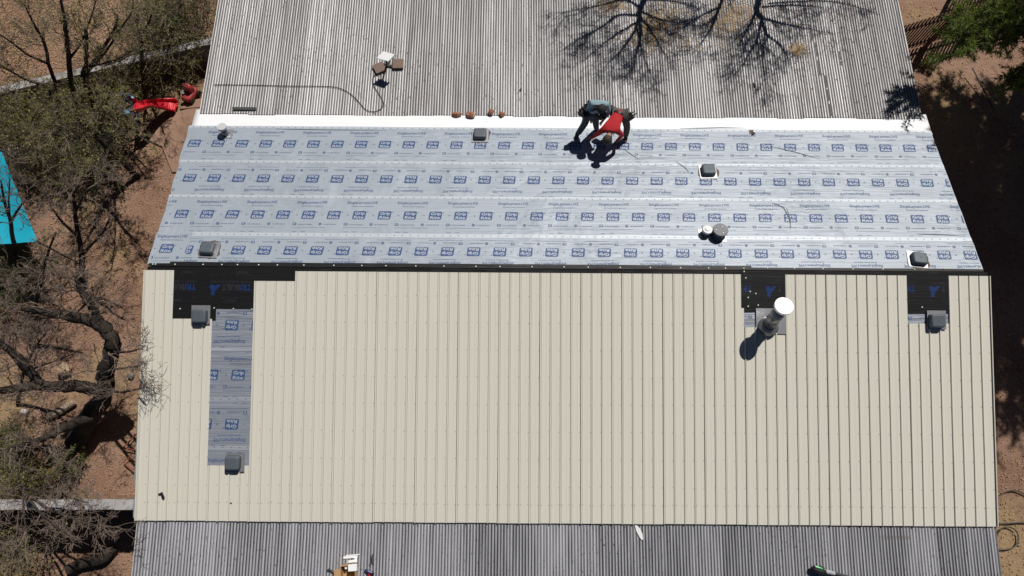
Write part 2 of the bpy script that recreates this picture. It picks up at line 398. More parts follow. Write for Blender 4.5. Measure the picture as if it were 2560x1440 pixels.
def tile(hgt):
    """one repeat of the printed pattern; v runs from -hgt/2 (bottom) to hgt/2 (top)"""
    it = []; q = lambda f: hgt*(.5-f)
    T(it, 'ShingleLayment-LWE', .0, q(.17), .72, .10, bold=.012, shear=.2)
    T(it, 'Grip-Rite Synthetic Underlayment', .02, q(.265), .52, .034, bold=.01, shear=.2)
    for k in (0, 1):
        cx = -.04+k*PER/2
        rrect(it, cx, q(.5), .30, .235, .035, .10)
        T(it, 'Grip', cx+.010, q(.5)+.040, .235, .108, 1, 1, bold=.022, shear=.12)
        T(it, 'Rite', cx-.006, q(.5)-.060, .235, .082, 1, 1, bold=.022, shear=.12)
        ring2d(it, cx+.19, q(.5)+.085, .008, .015, 8)
        T(it, '30', cx+PER/4+.03, q(.5), .035, .028, bold=.03)
    cx = -.33; y = q(.745)
    rrect(it, cx, y, .085, .066, .006); T(it, 'ES', cx, y, .05, .042, 1, 1, bold=.03)
    T(it, 'ICC EVALUATION SERVICE', cx+.24, y-.012, .33, .026, bold=.015)
    cx = .265
    ring2d(it, cx, y, .024, .037); T(it, 'N', cx, y, .036, .04, bold=.05, shear=.2)
    T(it, 'www.grip-rite.com', cx+.225, y-.008, .31, .034, bold=.015)
    T(it, 'Nail on print, lap lines are shown at the sheet edge, see instructions', .02, q(.835), .78, .018, bold=.02)
    for dx in (-.3, -.1, ): rrect(it, dx, q(.948), .11, .008, .003)
    for dx in (.15, .36): rrect(it, dx, q(.045), .10, .008, .003)
    return it
def lay_print(pl, tiles, up, xc, yc, x0, x1, h, parent, per=PER, name='printed_lettering', mats=None, amp=.0022, ycut=None):
    """repeat the tile along the sheet; up=+1 reads upright in the photo, -1 upside down"""
    mb = parent; moff = len(mb.mats_); mb.mats_ = mb.mats_+(mats or [M_blue, M_print]); k0 = int((x0-xc)/per)-2; k1 = int((x1-xc)/per)+2
    for k in range(k0, k1+1):
        for vs, fs, m, lay in tiles:
            P = [(xc+k*per+up*u, yc+up*v) for u, v in vs]
            xs = [p[0] for p in P]
            if max(xs) < x0 or min(xs) > x1: continue
            if ycut and (min(p[1] for p in P) > ycut[1] or max(p[1] for p in P) < ycut[0]): continue
            if min(xs) < x0 or max(xs) > x1:
                fs = [f for f in fs if not (all(P[i][0] <= x0 for i in f) or all(P[i][0] >= x1 for i in f))]
                P = [(min(max(x, x0), x1), y) for x, y in P]
            if ycut and (min(p[1] for p in P) < ycut[0] or max(p[1] for p in P) > ycut[1]):
                fs = [f for f in fs if not (all(P[i][1] <= ycut[0] for i in f) or all(P[i][1] >= ycut[1] for i in f))]
                P = [(x, min(max(y, ycut[0]), ycut[1])) for x, y in P]
            mb.add([pl.P(x, y, h+.0025+lay*.0018+rip(x, y, amp)+abs(amp)) for x, y in P], fs, m+moff)
def selvage_marks(pl, xc, y, x0, x1, h, parent, stp=.185):
    it = []; T(it, 'x', 0, 0, .035, .022, bold=.03)
    lay_print(pl, it, 1, xc, y, x0, x1, h, parent, stp)
random.seed(4)
# course limits on the back slope, in metres from the ridge (read at the middle of the roof)
def by_(py, px=1410): return BACK.hit(px, py)[1]
yB = [.04, by_(588), by_(494), by_(407), by_(322)+.02]
UXL, UXR = XL+.02, XR-.11
specs = [  # lower (ridge side) y, upper y, upright, a logo pixel (x, y), height of the layer
    (yB[3]-.10, yB[4], 1, (544, 365), .004, (654, 337)),
    (yB[2]-.10, yB[3], -1, (536, 446), .009, (548, 476)),
    (yB[1]-.10, yB[2], 1, (518, 537), .014, (570, 507)),
    (yB[0], yB[1], -1, (595, 633), .019, (541, 665))]
for i, (a, b, up, lg, h, sh_) in enumerate(specs):
    s = sheet(BACK, UXL-.03*(i == 0), UXR, a, b, h, nx=160, ny=18, selv=(b-.095, b), ragl=.03, ragr=.02, seed=i*3)
    lo = a+(.10 if i < 3 else -.04); hgt = (b-lo)
    xc, yc = BACK.hit(*lg); xt = BACK.hit(*sh_)[0]
    mid = (b+lo)/2-.025
    tl = tile(hgt*.985)
    # line the tile's logo up with the one in the photo
    lay_print(BACK, tl, up, xc+up*.04, mid, UXL+.02, UXR-.02, h, s, ycut=(lo-.09, b-.1) if i < 3 else (.05, b-.1))
    selvage_marks(BACK, xc, b-.05, UXL+.05, UXR-.05, h, s); finish(s)
# the separate end piece at the left of the top course
xe = BACK.hit(468, 633)[0]
s = sheet(BACK, UXL-.02, xe, .04, yB[1]-.012, .027, nx=14, ny=8, ragl=.02, ragr=.03, seed=21)
lay_print(BACK, tile(.98), 1, BACK.hit(415, 633)[0]+.04, (yB[1])/2, UXL+.02, xe-.02, .027, s, ycut=(.06, yB[1]-.05)); finish(s)
# ---- front slope: grey sheets and the black ones by the ridge
def fy(px, py): return FRONT.hit(px, py)[1]
def fx(px, py): return FRONT.hit(px, py)[0]
yF = [-.80, fy(585, 876), fy(585, 1001), fy(585, 1122), -FL+.03]
xa0, xa1 = fx(536, 900), fx(639, 900)
for i in range(4):
    hi, lo = yF[i], yF[i+1]
    h = .014-.003*i
    s = sheet(FRONT, XL+.005-(0, .05, .10, .11)[i], XR-.015, lo-.02, hi+.05, h, nx=170, ny=12, selv=(lo, lo+.06), mats=[M_under_shade, M_selv_shade], amp=.003, ragl=.03, ragr=.03, seed=30+i)
    up = (-1, 1, -1, 1)[i]; lg = ((580, 815), (596, 938), (580, 1061), (552, 1185))[i]
    xc, yc = FRONT.hit(*lg); top_ = hi if i else fy(585, 752)
    hh = top_-lo
    for (qa, qb) in ((xa0-.25, xa1+.15), (fx(1850, 790), fx(1975, 790)), (fx(2255, 790), fx(2375, 790)), (XL-.04, XL+.25)):
        if i > 0 and qa > 0: continue
        lay_print(FRONT, tile(hh*.97), up, xc+up*.04 if qa < 0 else xc+.55, lo+hh/2+.01, qa, qb, h, s, amp=.003, ycut=(lo+.03, hi))
    if i: selvage_marks(FRONT, xc, lo+.03, xa0-.1, xa1+.1, h, s)
    finish(s)
fl = [M_felt, M_fgrey]
xA0, xA1 = fx(430, 760), fx(650, 760)
felt = sheet(FRONT, XL+.02, XR-.03, fy(585, 772), .0, .022, nx=170, ny=8, mats=fl, amp=.0025, name='ridge_underlayment', seed=50)
felt2 = sheet(FRONT, XL+.03, fx(541, 790), fy(490, 801), fy(490, 765), .026, nx=20, ny=4, mats=fl, amp=.0015, name='ridge_underlayment', seed=51)
bfelt = sheet(BACK, XL+.03, XR-.12, -.002, .062, .031, nx=150, ny=2, mats=fl, amp=.001, name='ridge_underlayment', seed=52)
bfelt2 = sheet(BACK, XL+.5, BACK.hit(1876, 662)[0], .05, .105, .031, nx=100, ny=2, mats=fl, amp=.001, name='ridge_underlayment', seed=53)
flap = sheet(FRONT, fx(1851, 690), fx(1960, 690), fy(1900, 770), .0, .030, nx=12, ny=8, mats=fl, amp=.006, name='ridge_underlayment', ragr=.03, seed=54)
PT = 1.24
ft = []
T(ft, 'TRI', -.335, 0, .25, .14, 2, 0, bold=.03, shear=.12); T(ft, 'BUILT', .0, 0, .40, .14, 1, 0, bold=.03)
ft.append(([(.22, -.06), (.30, -.06), (.34, -.02), (.40, -.06), (.47, -.05), (.46, .06), (.43, .06), (.44, .18), (.36, .19), (.35, .10), (.28, .02)], [tuple(range(11))], 2, 0))
T(ft, 'SYNTHETIC ROOFING UNDERLAYMENT', .0, -.125, .94, .038, 1, 0, bold=.02)
T(ft, 'TRIBUILT', -.25, -.33, .27, .05, 1, 0, bold=.02); T(ft, 'TRIBUILT', .0, .30, .27, .05, 1, 0, bold=.02)
for k in range(4): ring2d(ft, -.42+.29*k, -.28, .008, .017, 8, 1); ring2d(ft, -.42+.29*k, .25, .008, .017, 8, 1)
fm = [M_felt, M_fgrey, M_fblue]
xt_, yt_ = FRONT.hit(578, 718)
lay_print(FRONT, ft, -1, xt_, yt_, xA0, xA1, .022, felt, PT, mats=fm, amp=.0025)
lay_print(FRONT, ft, -1, fx(1912, 718)+.47, fy(1920, 722), fx(1858, 720), fx(1950, 720), .031, flap, PT, mats=fm, amp=.006)
lay_print(FRONT, ft, -1, fx(2321, 718)+.47, fy(2320, 722), fx(2264, 720), fx(2362, 720), .022, felt, PT, mats=fm, amp=.0025)
it = []; T(it, 'TRIBUILT', 0, 0, .27, .05, 1, 0, bold=.02)
lay_print(FRONT, it, -1, fx(540, 683), fy(1400, 679), fx(745, 680), fx(1850, 680), .022, felt, PT, mats=fm, amp=.0025)
lay_print(FRONT, it, -1, fx(2052, 680), fy(2100, 681), fx(1960, 680), XR-.1, .022, felt, PT, mats=fm, amp=.0025)
felt, felt2, bfelt, bfelt2, flap = [finish(q) for q in (felt, felt2, bfelt, bfelt2, flap)]
# round plastic cap nails
cn = MB(); cn.lathe([(.016, 0), (.016, .003), (.009, .006)], 8)
cn0 = cn.build('cap_nail', M_btn, None); nail_first = True
def nail(pl, x, y, h, par):
    global nail_first
    o = cn0 if nail_first else cn0.copy()
    if not nail_first: COL.objects.link(o)
    nail_first = False
    o.parent = par; m = pl.frame(x, y, h); m.translation = m.translation-H.location; o.matrix_basis = m
random.seed(8)
for px in (382, 389, 438, 508, 555, 594, 647, 694, 760, 835, 905, 965, 1040, 1110, 1190, 1250, 1330, 1410, 1470, 1550, 1625, 1700, 1770, 1812):
    x, _ = BACK.hit(px, 668); nail(BACK, x, .038, .035, bfelt)
for px, py in ((1858, 669), (1859, 677), (1917, 668), (1985, 669), (2056, 670), (2131, 671), (2206, 671), (2285, 671), (2359, 669), (2406, 668), (2446, 670)):
    nail(FRONT, *FRONT.hit(px, py+2), .026 if px > 1960 else .038, felt)
for px, py in ((1863, 695), (1874, 729), (1888, 734), (1869, 744), (1869, 766), (1894, 763)): nail(FRONT, *FRONT.hit(px, py), .038, flap)
for px, py in ((452, 772), (537, 770), (585, 772), (631, 773), (2303, 768)): nail(FRONT, *FRONT.hit(px, py), .034, felt)
# ---- beige ribbed panels (each sheet a part)
RIB = .2286
def panel(x0, x1, ytop, ybot, h, cuts=(), nrib=4):
    """ribbed steel sheet; ribs at the left edge and every 22.9 cm; y runs from ytop (ridge side) down to ybot"""
    prof = []; shade_idx = []; n = max(1, round((x1-x0)/RIB))
    for k in range(n):
        a = x0+k*RIB
        prof += [(a-.0205, 0), (a-.0085, .029), (a+.0085, .029), (a+.0205, 0), (a+.0262, -.0006)]; shade_idx.append(len(prof)-2)
        for u in (.072, .145): prof += [(a+u-.014, 0), (a+u-.006, .0018), (a+u+.006, .0018), (a+u+.014, 0)]
    prof += [(x0+n*RIB-.024, 0)]
    mb = MB(); ys = [ytop+(ybot-ytop)*j/8 for j in range(9)]
    jit = [random.uniform(-.0015, .0015) for _ in ys]
    for y, j in zip(ys, jit):
        for x, z in prof: mb.v.append(FRONT.P(x+j, y, h+z))
    q = len(prof)
    for j in range(8):
        for i in range(q-1):
            a = j*q+i; mb.f.append([a, a+q, a+q+1, a+1]); mb.m.append(2 if i in shade_idx else 0)
    # the turned-down drip end, as thin as the sheet
    b = len(mb.v); last = 8*q
    for x, z in prof: mb.v.append(FRONT.P(x, ybot, h+z-.006))
    for i in range(q-1): mb.f.append([last+i, b+i, b+i+1, last+i+1]); mb.m.append(0)
    # screws
    for k in range(n):
        for r in range(9):
            y = -.62-r*.6
            if r == 8: y = -FL+.36
            if ybot+.05 < y < ytop-.05:
                xx = x0+k*RIB-.035+random.uniform(-.004, .004) if k else x0+n*RIB-.04
                for dx in ((0, .075) if r == 8 else (0,)):
                    M = FRONT.frame(xx+dx, y+random.uniform(-.012, .012), h)
                    mb.lathe([(.0085, 0), (.0085, .004), (.005, .007)], 6, 1, M)
    mb.f = [list(reversed(f)) if m != 1 else f for f, m in zip(mb.f, mb.m)]
    return mb.build('roof_panel', [M_beige, M_screw, M_ribshade], H)
random.seed(3)
HB = .030
yt = lambda px, py: FRONT.hit(px, py)[1]
x = XR
bot = -FL-.04
tops = [690, 809, 690, 690, 690, 818]+[685]*11+[703, 1163, 797]
pxs = [2415, 2310, 2212, 2110, 2005, 1890]+[1800-103*k for k in range(11)]+[690, 580, 490]
xs_ = [XR-.9144*(k+1) for k in range(20)]
panels = []
for k in range(20):
    a = xs_[k]; px = 1280+(a+.457)/D0*FPX
    t = fy(px, tops[k]+(px-1410)*.0) if k in (1, 5, 17, 18, 19) else fy(px, 683+(px-1410)*math.tan(rad(.4))*1.0)
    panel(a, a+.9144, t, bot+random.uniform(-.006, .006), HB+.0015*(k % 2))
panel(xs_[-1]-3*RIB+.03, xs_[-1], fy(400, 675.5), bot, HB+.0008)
# edge trim at both gables
for q in (0, 1):
  tr = MB()
  if q: slab(tr, FRONT, XR+.001, XR+.018, bot, fy(2480, 690), -.02, HB+.024)
  else: slab(tr, FRONT, XL-.012, XL-.003, bot, fy(360, 676), HB-.004, HB+.02)
  tr.build('gable_trim', M_beige, H)
# ---- white strip between the two back roofs
st = MB()
nx = 120
for j, (pl, y) in enumerate(((BACK, BL-.12), (STRIP, .0), (STRIP, STRIP.len*.5), (STRIP, STRIP.len+.12))):
    for i in range(nx+1):
        xx = XL+.04+(XR-.13-XL)*i/nx
        st.v.append(pl.P(xx, y, .001+.004*mnoise.noise(Vector((xx*1.5, y*4, 2)))))
for j in range(3):
    for i in range(nx):
        a = j*(nx+1)+i; st.f.append([a, a+1, a+nx+2, a+nx+1]); st.m.append(0)
b0 = len(st.v)
for i in range(4): st.v.append(st.v[i*(nx+1)]+Vector((0, 0, -.14)))
for i in range(4): st.v.append(st.v[i*(nx+1)+nx]+Vector((0, 0, -.14)))
for i in range(3):
    st.f.append([b0+i, i*(nx+1), (i+1)*(nx+1), b0+i+1]); st.f.append([b0+4+i, b0+5+i, (i+1)*(nx+1)+nx, i*(nx+1)+nx]); st.m += [0, 0]
st.build('white_flashing', M_white, H, True)
# ---- corrugated roofs
def corrugated(pl, x0, x1, y0, y1, h, m, name, amp=.0115, ny=10, seed=0):
    mb = MB(); per = 8; n = int((x1-x0)/CORR*per); q = n+1
    rnd = random.Random(seed)
    shift = {}
    for j in range(ny+1):
        for i in range(q):
            xx = x0+(x1-x0)*i/n
            sh = int(xx/(CORR*10)+1000)
            if sh not in shift: shift[sh] = (rnd.uniform(-.018, .018), rnd.uniform(-.018, .018), rnd.uniform(-.003, .003))
            y = y0+(y1-y0)*j/ny
            if j == 0: y += shift[sh][0]
            if j == ny: y += shift[sh][1]
            dh = shift[sh][2]+.004*mnoise.noise(Vector((xx*.4, y*.9, seed)))
            mb.v.append(pl.P(xx, y, h+dh+amp*math.cos(2*math.pi*xx/CORR)))
    for j in range(ny):
        for i in range(n):
            a = j*q+i; mb.f.append([a, a+1, a+q+1, a+q]); mb.m.append(0)
    # sheet thickness at the two ends
    for row, sg in ((0, 1), (ny, -1)):
        b = len(mb.v)
        for i in range(q): mb.v.append(mb.v[row*q+i]+pl.v*0)
        for i in range(q): mb.v.append(mb.v[row*q+i]-pl.n*.003)
        for i in range(n): mb.f.append([b+i, b+q+i, b+q+i+1, b+i+1]); mb.m.append(0)
    # roofing nails on the purlin lines
    for yy in [y0+.55+1.22*k for k in range(int((y1-y0)/1.22)+1)]:
        if yy > y1-.05: continue
        for k in range(int((x1-x0)/(CORR*4))):
            xx = math.ceil(x0/CORR)*CORR+k*CORR*4
            if rnd.random() < .85 and xx < x1-.02:
                mb.lathe([(.010, 0), (.008, .006), (.003, .008)], 5, 1, pl.frame(xx, yy+rnd.uniform(-.01, .01), h+amp-.002))
    o = mb.build(name, [m, M_dark], H, True)
    return o
cx0, cx1 = TOP.hit(499, 285)[0], TOP.hit(2304, 293)[0]
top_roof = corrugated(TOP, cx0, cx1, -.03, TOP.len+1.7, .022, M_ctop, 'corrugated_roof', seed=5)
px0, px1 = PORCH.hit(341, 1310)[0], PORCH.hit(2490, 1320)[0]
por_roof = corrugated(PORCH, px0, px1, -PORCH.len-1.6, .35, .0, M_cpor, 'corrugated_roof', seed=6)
# purlins, posts and the long dark lap gaps
for y in (-.3, -PORCH.len*.5-.6, -PORCH.len-1.45):
    pp = MB(); slab(pp, PORCH, px0+.05, px1-.05, y-.04, y+.04, -.12, -.014); pp.build('purlin', M_wood, H)
for y in (.2, TOP.len*.5, TOP.len+1.5):
    pp = MB(); slab(pp, TOP, cx0+.05, cx1-.05, y-.04, y+.04, -.10, .006); pp.build('purlin', M_wood, H)
for k in range(7):
    xx = px0+.3+(px1-px0-.6)*k/6; q = PORCH.P(xx, -PORCH.len-1.4, -.1)
    pp = MB(); pp.box((q.x, q.y, q.z/2-.05), (.1, .1, q.z+.1)); pp.build('porch_post', M_wood, H)
lg = MB()
for px, pa, pb in ((2082, 190, 292), (2124, 130, 165), (2068, 66, 190)):
    for (y0p, y1p) in ((pa, pa+(pb-pa)*.3), (pa+(pb-pa)*.34, pa+(pb-pa)*.62), (pa+(pb-pa)*.7, pb)):
        xx, ya = TOP.hit(px-(292-y0p)*.17*(px > 1900), y1p); _, yb_ = TOP.hit(px, y0p)
        xx = round(xx/CORR)*CORR
        lg = MB(); slab(lg, TOP, xx+.012, xx+.034, ya, yb_, .024, .0325); lg.build('open_lap_gap', M_dark, top_roof)

# ------------------------------------------------------------------ vents and pipes (parts of the house)
def put(o, pl, x, y, h=0, rz=0, parent=H):
    m = pl.frame(x, y, h, rz); m.translation = m.translation-H.location
    o.parent = parent; o.matrix_basis = m
    return o
hb = MB(); hb.rbox(.325, .31, .05, [(.008, .0), (.10, .004), (.125, .012), (.138, .03), (.140, .05)])
hb.box((0, .0, .141), (.05, .004, .003)); hb.box((0, .0, .1415), (.004, .04, .003))
hood0 = hb.build('roof_vent', M_slate, None, True)
for p in hood0.data.polygons: p.use_smooth = len(p.vertices) == 4
fb = MB(); fb.box((0, 0, 0), (.42, .42, .006)); fb.box((0, -.18, .004), (.40, .03, .003))
flash0 = fb.build('flashing', M_flash, None)
def torn(seed, r=.245):
    rnd = random.Random(seed); t = MB(); n = 14
    t.prism([((r+rnd.uniform(-.03, .035))*min(1.2, 1/max(abs(math.cos(2*math.pi*k/n)), abs(math.sin(2*math.pi*k/n))))*math.cos(2*math.pi*k/n)*.95,
              (r+rnd.uniform(-.03, .035))*min(1.2, 1/max(abs(math.cos(2*math.pi*k/n)), abs(math.sin(2*math.pi*k/n))))*math.sin(2*math.pi*k/n)*.95) for k in range(n)], -.006, .002)
    return t.build('torn_hole', M_brnpaper, None)
first = True
for (pl, px, py, h, rz, hole, dx, dy) in ((BACK, 1200, 333, .016, .0, 1, 0, 0), (BACK, 1772, 423, .022, .02, 2, 0, 0), (BACK, 518, 619, .033, -.05, 3, .02, .0), (BACK, 2300, 645, .033, -.12, 4, -.01, .02),
        (FRONT, 497, 790, .064, .0, 0, 0, .03), (FRONT, 580, 1158, .064, 0, 0, .03, .0), (FRONT, 2345, 802, .064, 0, 0, .03, .02)):
    x, y = pl.hit(px, py, h+.1)
    o = hood0 if first else hood0.copy(); f = flash0 if first else flash0.copy()
    if not first: COL.objects.link(o); COL.objects.link(f)
    first = False
    put(o, pl, x, y, h, rz)
    f.parent = o; f.matrix_basis = Matrix.Translation((dx, dy, .006))
    if hole:
        t = torn(hole); t.parent = o; t.matrix_basis = Matrix.Translation((.02, .01, -.001-.004*0)); 
# small pipe with white domed cap and the bigger grey round cap beside it
def round_vent(pl, px, py, h, hgt, rcap, rpipe, mcap, mpipe, plate, dome=False, name='round_vent'):
    x, y = pl.hit(px, py, h+hgt)
    b = MB(); b.lathe([(rpipe*1.35, 0), (rpipe*1.1, .05), (rpipe, .06), (rpipe, hgt-.03)], 20)
    o = b.build(name, mpipe, None, True); put(o, pl, x, y, h)
    c = MB()
    if dome: c.lathe([(rcap, hgt-.05), (rcap, hgt-.02), (rcap*.93, hgt), (rcap*.5, hgt+.012), (rcap*.48, hgt+.028), (rcap*.3, hgt+.032)], 24)
    else: c.lathe([(rcap, hgt-.06), (rcap, hgt-.005), (rcap*.97, hgt)], 28)
    c_ = c.build('vent_cap', mcap, None); c_.parent = o
    for p in c_.data.polygons: p.use_smooth = False
    if not dome and rcap > .15:
        for a in (60, 180, 300):
            d = MB(); d.lathe([(.011, 0), (.008, .006)], 6, 0, Matrix.Translation((.1*math.cos(rad(a)), .1*math.sin(rad(a)), hgt)))
            d.build('rivet', M_flash, None).parent = o
    if plate:
        f = MB(); f.box((0, 0, .003), plate+(.006,)); f.build('flashing', M_flash, None).parent = o
    return o
round_vent(BACK, 1769, 573, .024, .20, .118, .085, M_pvcw, M_slate, (.30, .26), True)
round_vent(BACK, 1802, 574, .024, .24, .172, .13, mat('dark grey cap', (.10, .105, .115), .5, .2), M_slate, (.36, .34))
round_vent(BACK, 554, 316, .012, .28, .115, .075, mat('weathered white cap', (.5, .51, .52), .5), M_galv, (.36, .3), False)
# stove pipe
chx, chy = FRONT.hit(1917, 816)
base = FRONT.P(chx, chy, .03)
tip = at_depth(1961, 764, (base-CPOS).dot(CF)-1.02)
axis = (tip-base); hgt = axis.length; axis.normalize()
cm = axis.to_track_quat('Z', 'Y').to_matrix().to_4x4(); cm.translation = base-H.location
ch = MB(); ch.lathe([(.14, 0), (.138, .38), (.145, .385), (.145, .40), (.137, .405), (.137, .66), (.143, .665), (.143, .68), (.136, .685), (.136, hgt-.06)], 28)
cho = ch.build('stove_pipe', M_galv, None, True); cho.parent = H; cho.matrix_basis = cm
cc = MB(); cc.lathe([(.15, hgt-.16), (.15, hgt-.06)], 28, 1); cc.lathe([(.195, hgt-.075), (.20, hgt-.02), (.19, hgt-.005), (.08, hgt+.012)], 32, 0)
c_ = cc.build('rain_cap', [M_cap, M_dark], None); c_.parent = cho
sc_ = MB(); sc_.lathe([(.24, .02), (.20, .09), (.155, .16), (.145, .17)], 28)
c_ = sc_.build('storm_collar', M_galv, None, True); c_.parent = cho
fp = MB(); slab(fp, FRONT, fx(1888, 800), fx(1962, 800), fy(1930, 835), fy(1930, 771), .052, .058)
fp.build('flashing', M_flash, H)
hole = MB(); xx, yy = BACK.hit(1880, 331)
hole.prism([(xx-.07, 0), (xx+.06, -.01), (xx+.075, .09), (xx+.02, .12), (xx-.065, .11)], .01, .016, 0, BACK.frame(0, yy-.05, 0))
hole.box((xx+.045, .0, .035), (.06, .05, .05), 1, BACK.frame(0, yy-.02, 0)); hole.box((xx+.0, -.06, .03), (.05, .03, .03), 2, BACK.frame(0, yy-.02, 0))
hole.build('pipe_hole', [M_brnpaper, M_flash, M_dark], H)
# loose fold lines in the underlayment, real raised creases
for pts in (((1925, 366), (1995, 383), (2060, 402)), ((1560, 374), (1580, 388), (1602, 402)), ((1930, 508), (1958, 520), (1972, 545), (1978, 575)), ((1966, 522), (1976, 552), (1974, 580)),
            ((1690, 405), (1712, 420), (1730, 440)), ((690, 323), (800, 325), (1000, 327)), ((2290, 586), (2360, 588), (2410, 591)), ((1700, 322), (1800, 320), (1878, 321))):
    P = []
    for (ax, ay), (bx, by2) in zip(pts[:-1], pts[1:]):
        for k in range(6):
            x, y = BACK.hit(ax+(bx-ax)*k/6, ay+(by2-ay)*k/6); P.append(BACK.P(x, y, .018+.012*(y < 3)))
    n_ = len(P); cr = MB(); cr.tube(P, [.002+.006*math.sin(math.pi*min(1, (i+1)/n_)) for i in range(n_)], 4)
    cr.build('underlayment_fold', M_under, H, True)

# ================================================================== people
def skin(name, pts, edges, radii, root, material, parent, sub=2):
    """grow one continuous surface round a skeleton"""
    off = Vector((0, 0, 0)); q = parent
    while q is not None: off = off+q.location; q = q.parent
    names = list(pts); me = bpy.data.meshes.new(name)
    me.from_pydata([tuple(pts[k]-off) for k in names], [(names.index(a), names.index(b)) for a, b in edges], [])
    o = bpy.data.objects.new(name, me); COL.objects.link(o)
    o.modifiers.new('skin', 'SKIN').use_smooth_shade = True
    for i, k in enumerate(names):
        v = me.skin_vertices[0].data[i]; r = radii[k]; v.radius = (r, r) if not isinstance(r, tuple) else r; v.use_root = (k == root)
    sb = o.modifiers.new('sub', 'SUBSURF'); sb.levels = sub; sb.render_levels = sub
    dg = bpy.context.evaluated_depsgraph_get(); ev = o.evaluated_get(dg)
    new = bpy.data.meshes.new_from_object(ev); o.modifiers.clear(); o.data = new; bpy.data.meshes.remove(me)
    new.name = name; new.materials.clear(); new.materials.append(material)
    new.polygons.foreach_set('use_smooth', [True]*len(new.polygons))
    o.parent = parent
    return o
M_skin = mat('tanned skin', (.36, .20, .13), .6)
M_red = mat('red knit shirt', (.43, .008, .014), .8, 0, .15, 9, bump=.2, bs=18)
M_teal = mat('pale blue work shirt', (.23, .34, .385), .85, 0, .18, 8, bump=.25, bs=14)
M_gtrou = mat('grey green trousers', (.075, .078, .068), .85, 0, .25, 9, bump=.25, bs=14)
M_ntrou = mat('faded dark jeans', (.06, .068, .085), .85, 0, .45, 7, bump=.25, bs=14)
M_leather = mat('black leather', (.014, .013, .014), .55, 0, .3, 12)
M_boot = mat('dark boots', (.025, .022, .024), .6, 0, .3, 12)
M_hair = mat('short brown hair', (.035, .022, .015), .7, 0, .4, 30, bump=.4, bs=60)
M_capc = mat('black cap', (.014, .014, .017), .8)
M_grey = mat('dark grey tool', (.04, .042, .045), .5)
def JB(px, py, h):
    x, y = BACK.hit(px, py, h); return BACK.P(x, y, h)
def person(loc_px, J, label, shirt, trou, hatm, pouch, straps=False):
    """J maps joint names to (photo x, photo y, height over the roof)"""
    p = {k: JB(*v) for k, v in J.items()}
    r0 = thing('person', JB(loc_px[0], loc_px[1], .025), label, 'person')
    up = BACK.n
    sdir = (p['shR']-p['shL']).normalized(); sp = (p['chest']-p['pelvis']).normalized()
    p['waist'] = p['pelvis'].lerp(p['chest'], .45); p['neck'] = p['chest'].lerp(p['head'], .45)
    fwd = (p['head']-p['neck']).normalized()
    face = (p['face']-p['head']).normalized() if 'face' in p else -up
    p['brow'] = p['head']+fwd*.07
    p['nose'] = p['head']+face*.105; 
    ear = fwd.cross(face).normalized()
    p['earA'] = p['head']+ear*.082; p['earB'] = p['head']-ear*.082
    E = [('pelvis', 'waist'), ('waist', 'chest'), ('chest', 'neck'), ('neck', 'head'), ('head', 'brow'), ('head', 'nose'), ('head', 'earA'), ('head', 'earB')]
    rr = dict(pelvis=.135, waist=.125, chest=.145, neck=.055, head=.092, brow=.075, nose=.014, earA=.018, earB=.018, face=.01)
    for sd_ in 'LR':
        for a, b in (('chest', 'sh'), ('sh', 'el'), ('el', 'wr'), ('wr', 'ha')):
            E.append((a if a == 'chest' else a+sd_, b+sd_))
        for a, b in (('pelvis', 'hip'), ('hip', 'kn'), ('kn', 'an'), ('an', 'to')):
            E.append((a if a == 'pelvis' else a+sd_, b+sd_))
        rr.update({'sh'+sd_: .068, 'el'+sd_: .047, 'wr'+sd_: .031, 'ha'+sd_: .034, 'hip'+sd_: .10, 'kn'+sd_: .062, 'an'+sd_: .043, 'to'+sd_: .036})
        d = (p['wr'+sd_]-p['el'+sd_]).normalized(); d = (d-up*max(0, d.dot(up)+.2)*.2).normalized()
        p['ha'+sd_] = p['wr'+sd_]+d*.075
        lat = d.cross(up).normalized()
        for f in range(5):
            nm = 'f%d%s' % (f, sd_)
            if f < 4:
                ln = (.072, .082, .078, .062)[f]; a0 = p['ha'+sd_]+lat*(-.027+.018*f)+d*.02
                p[nm+'a'] = a0+d*ln*.55+lat*(f-1.5)*.008; p[nm+'b'] = p[nm+'a']+(d*.6-up*.55).normalized()*ln*.5
            else:
                sg = -1 if sd_ == 'L' else 1
                p[nm+'a'] = p['wr'+sd_]+d*.03+lat*sg*.045; p[nm+'b'] = p[nm+'a']+(d+lat*sg*.35-up*.3).normalized()*.04
            E += [('ha'+sd_ if f < 4 else 'wr'+sd_, nm+'a'), (nm+'a', nm+'b')]
            rr[nm+'a'] = .0095; rr[nm+'b'] = .008
    p.pop('face', None)
    body = {k: v for k, v in p.items()}
    br = {k: (rr[k]*.86 if k in ('pelvis', 'waist', 'chest') or k[:2] in ('sh', 'el', 'hi', 'kn', 'an') else rr[k]) for k in body}
    skin('body', body, E, br, 'pelvis', M_skin, r0)
    def sub_(name, keys, m, grow, extra=None, root=None):
        pts = {k: p[k] for k in keys}
        if extra: pts.update(extra)
        ed = [(a, b) for a, b in E if a in pts and b in pts]
        if extra and 'hem' in extra: ed += [(k, 'hem'+k[-1]) for k in ()]
        rad_ = {k: rr.get(k, .05)*grow for k in pts}
        return skin(name, pts, ed, rad_, root or keys[0], m, r0)
    p['collar'] = p['chest'].lerp(p['neck'], .62); E.append(('chest', 'collar')); rr['collar'] = .082
    rr['pelvis'] = .142
    p['hem'] = p['pelvis'].lerp(p['waist'], -.35); E.append(('hem', 'waist')); rr['hem'] = .150; rr['waist'] = .142; rr['chest'] = .158; rr['shL'] = rr['shR'] = .076
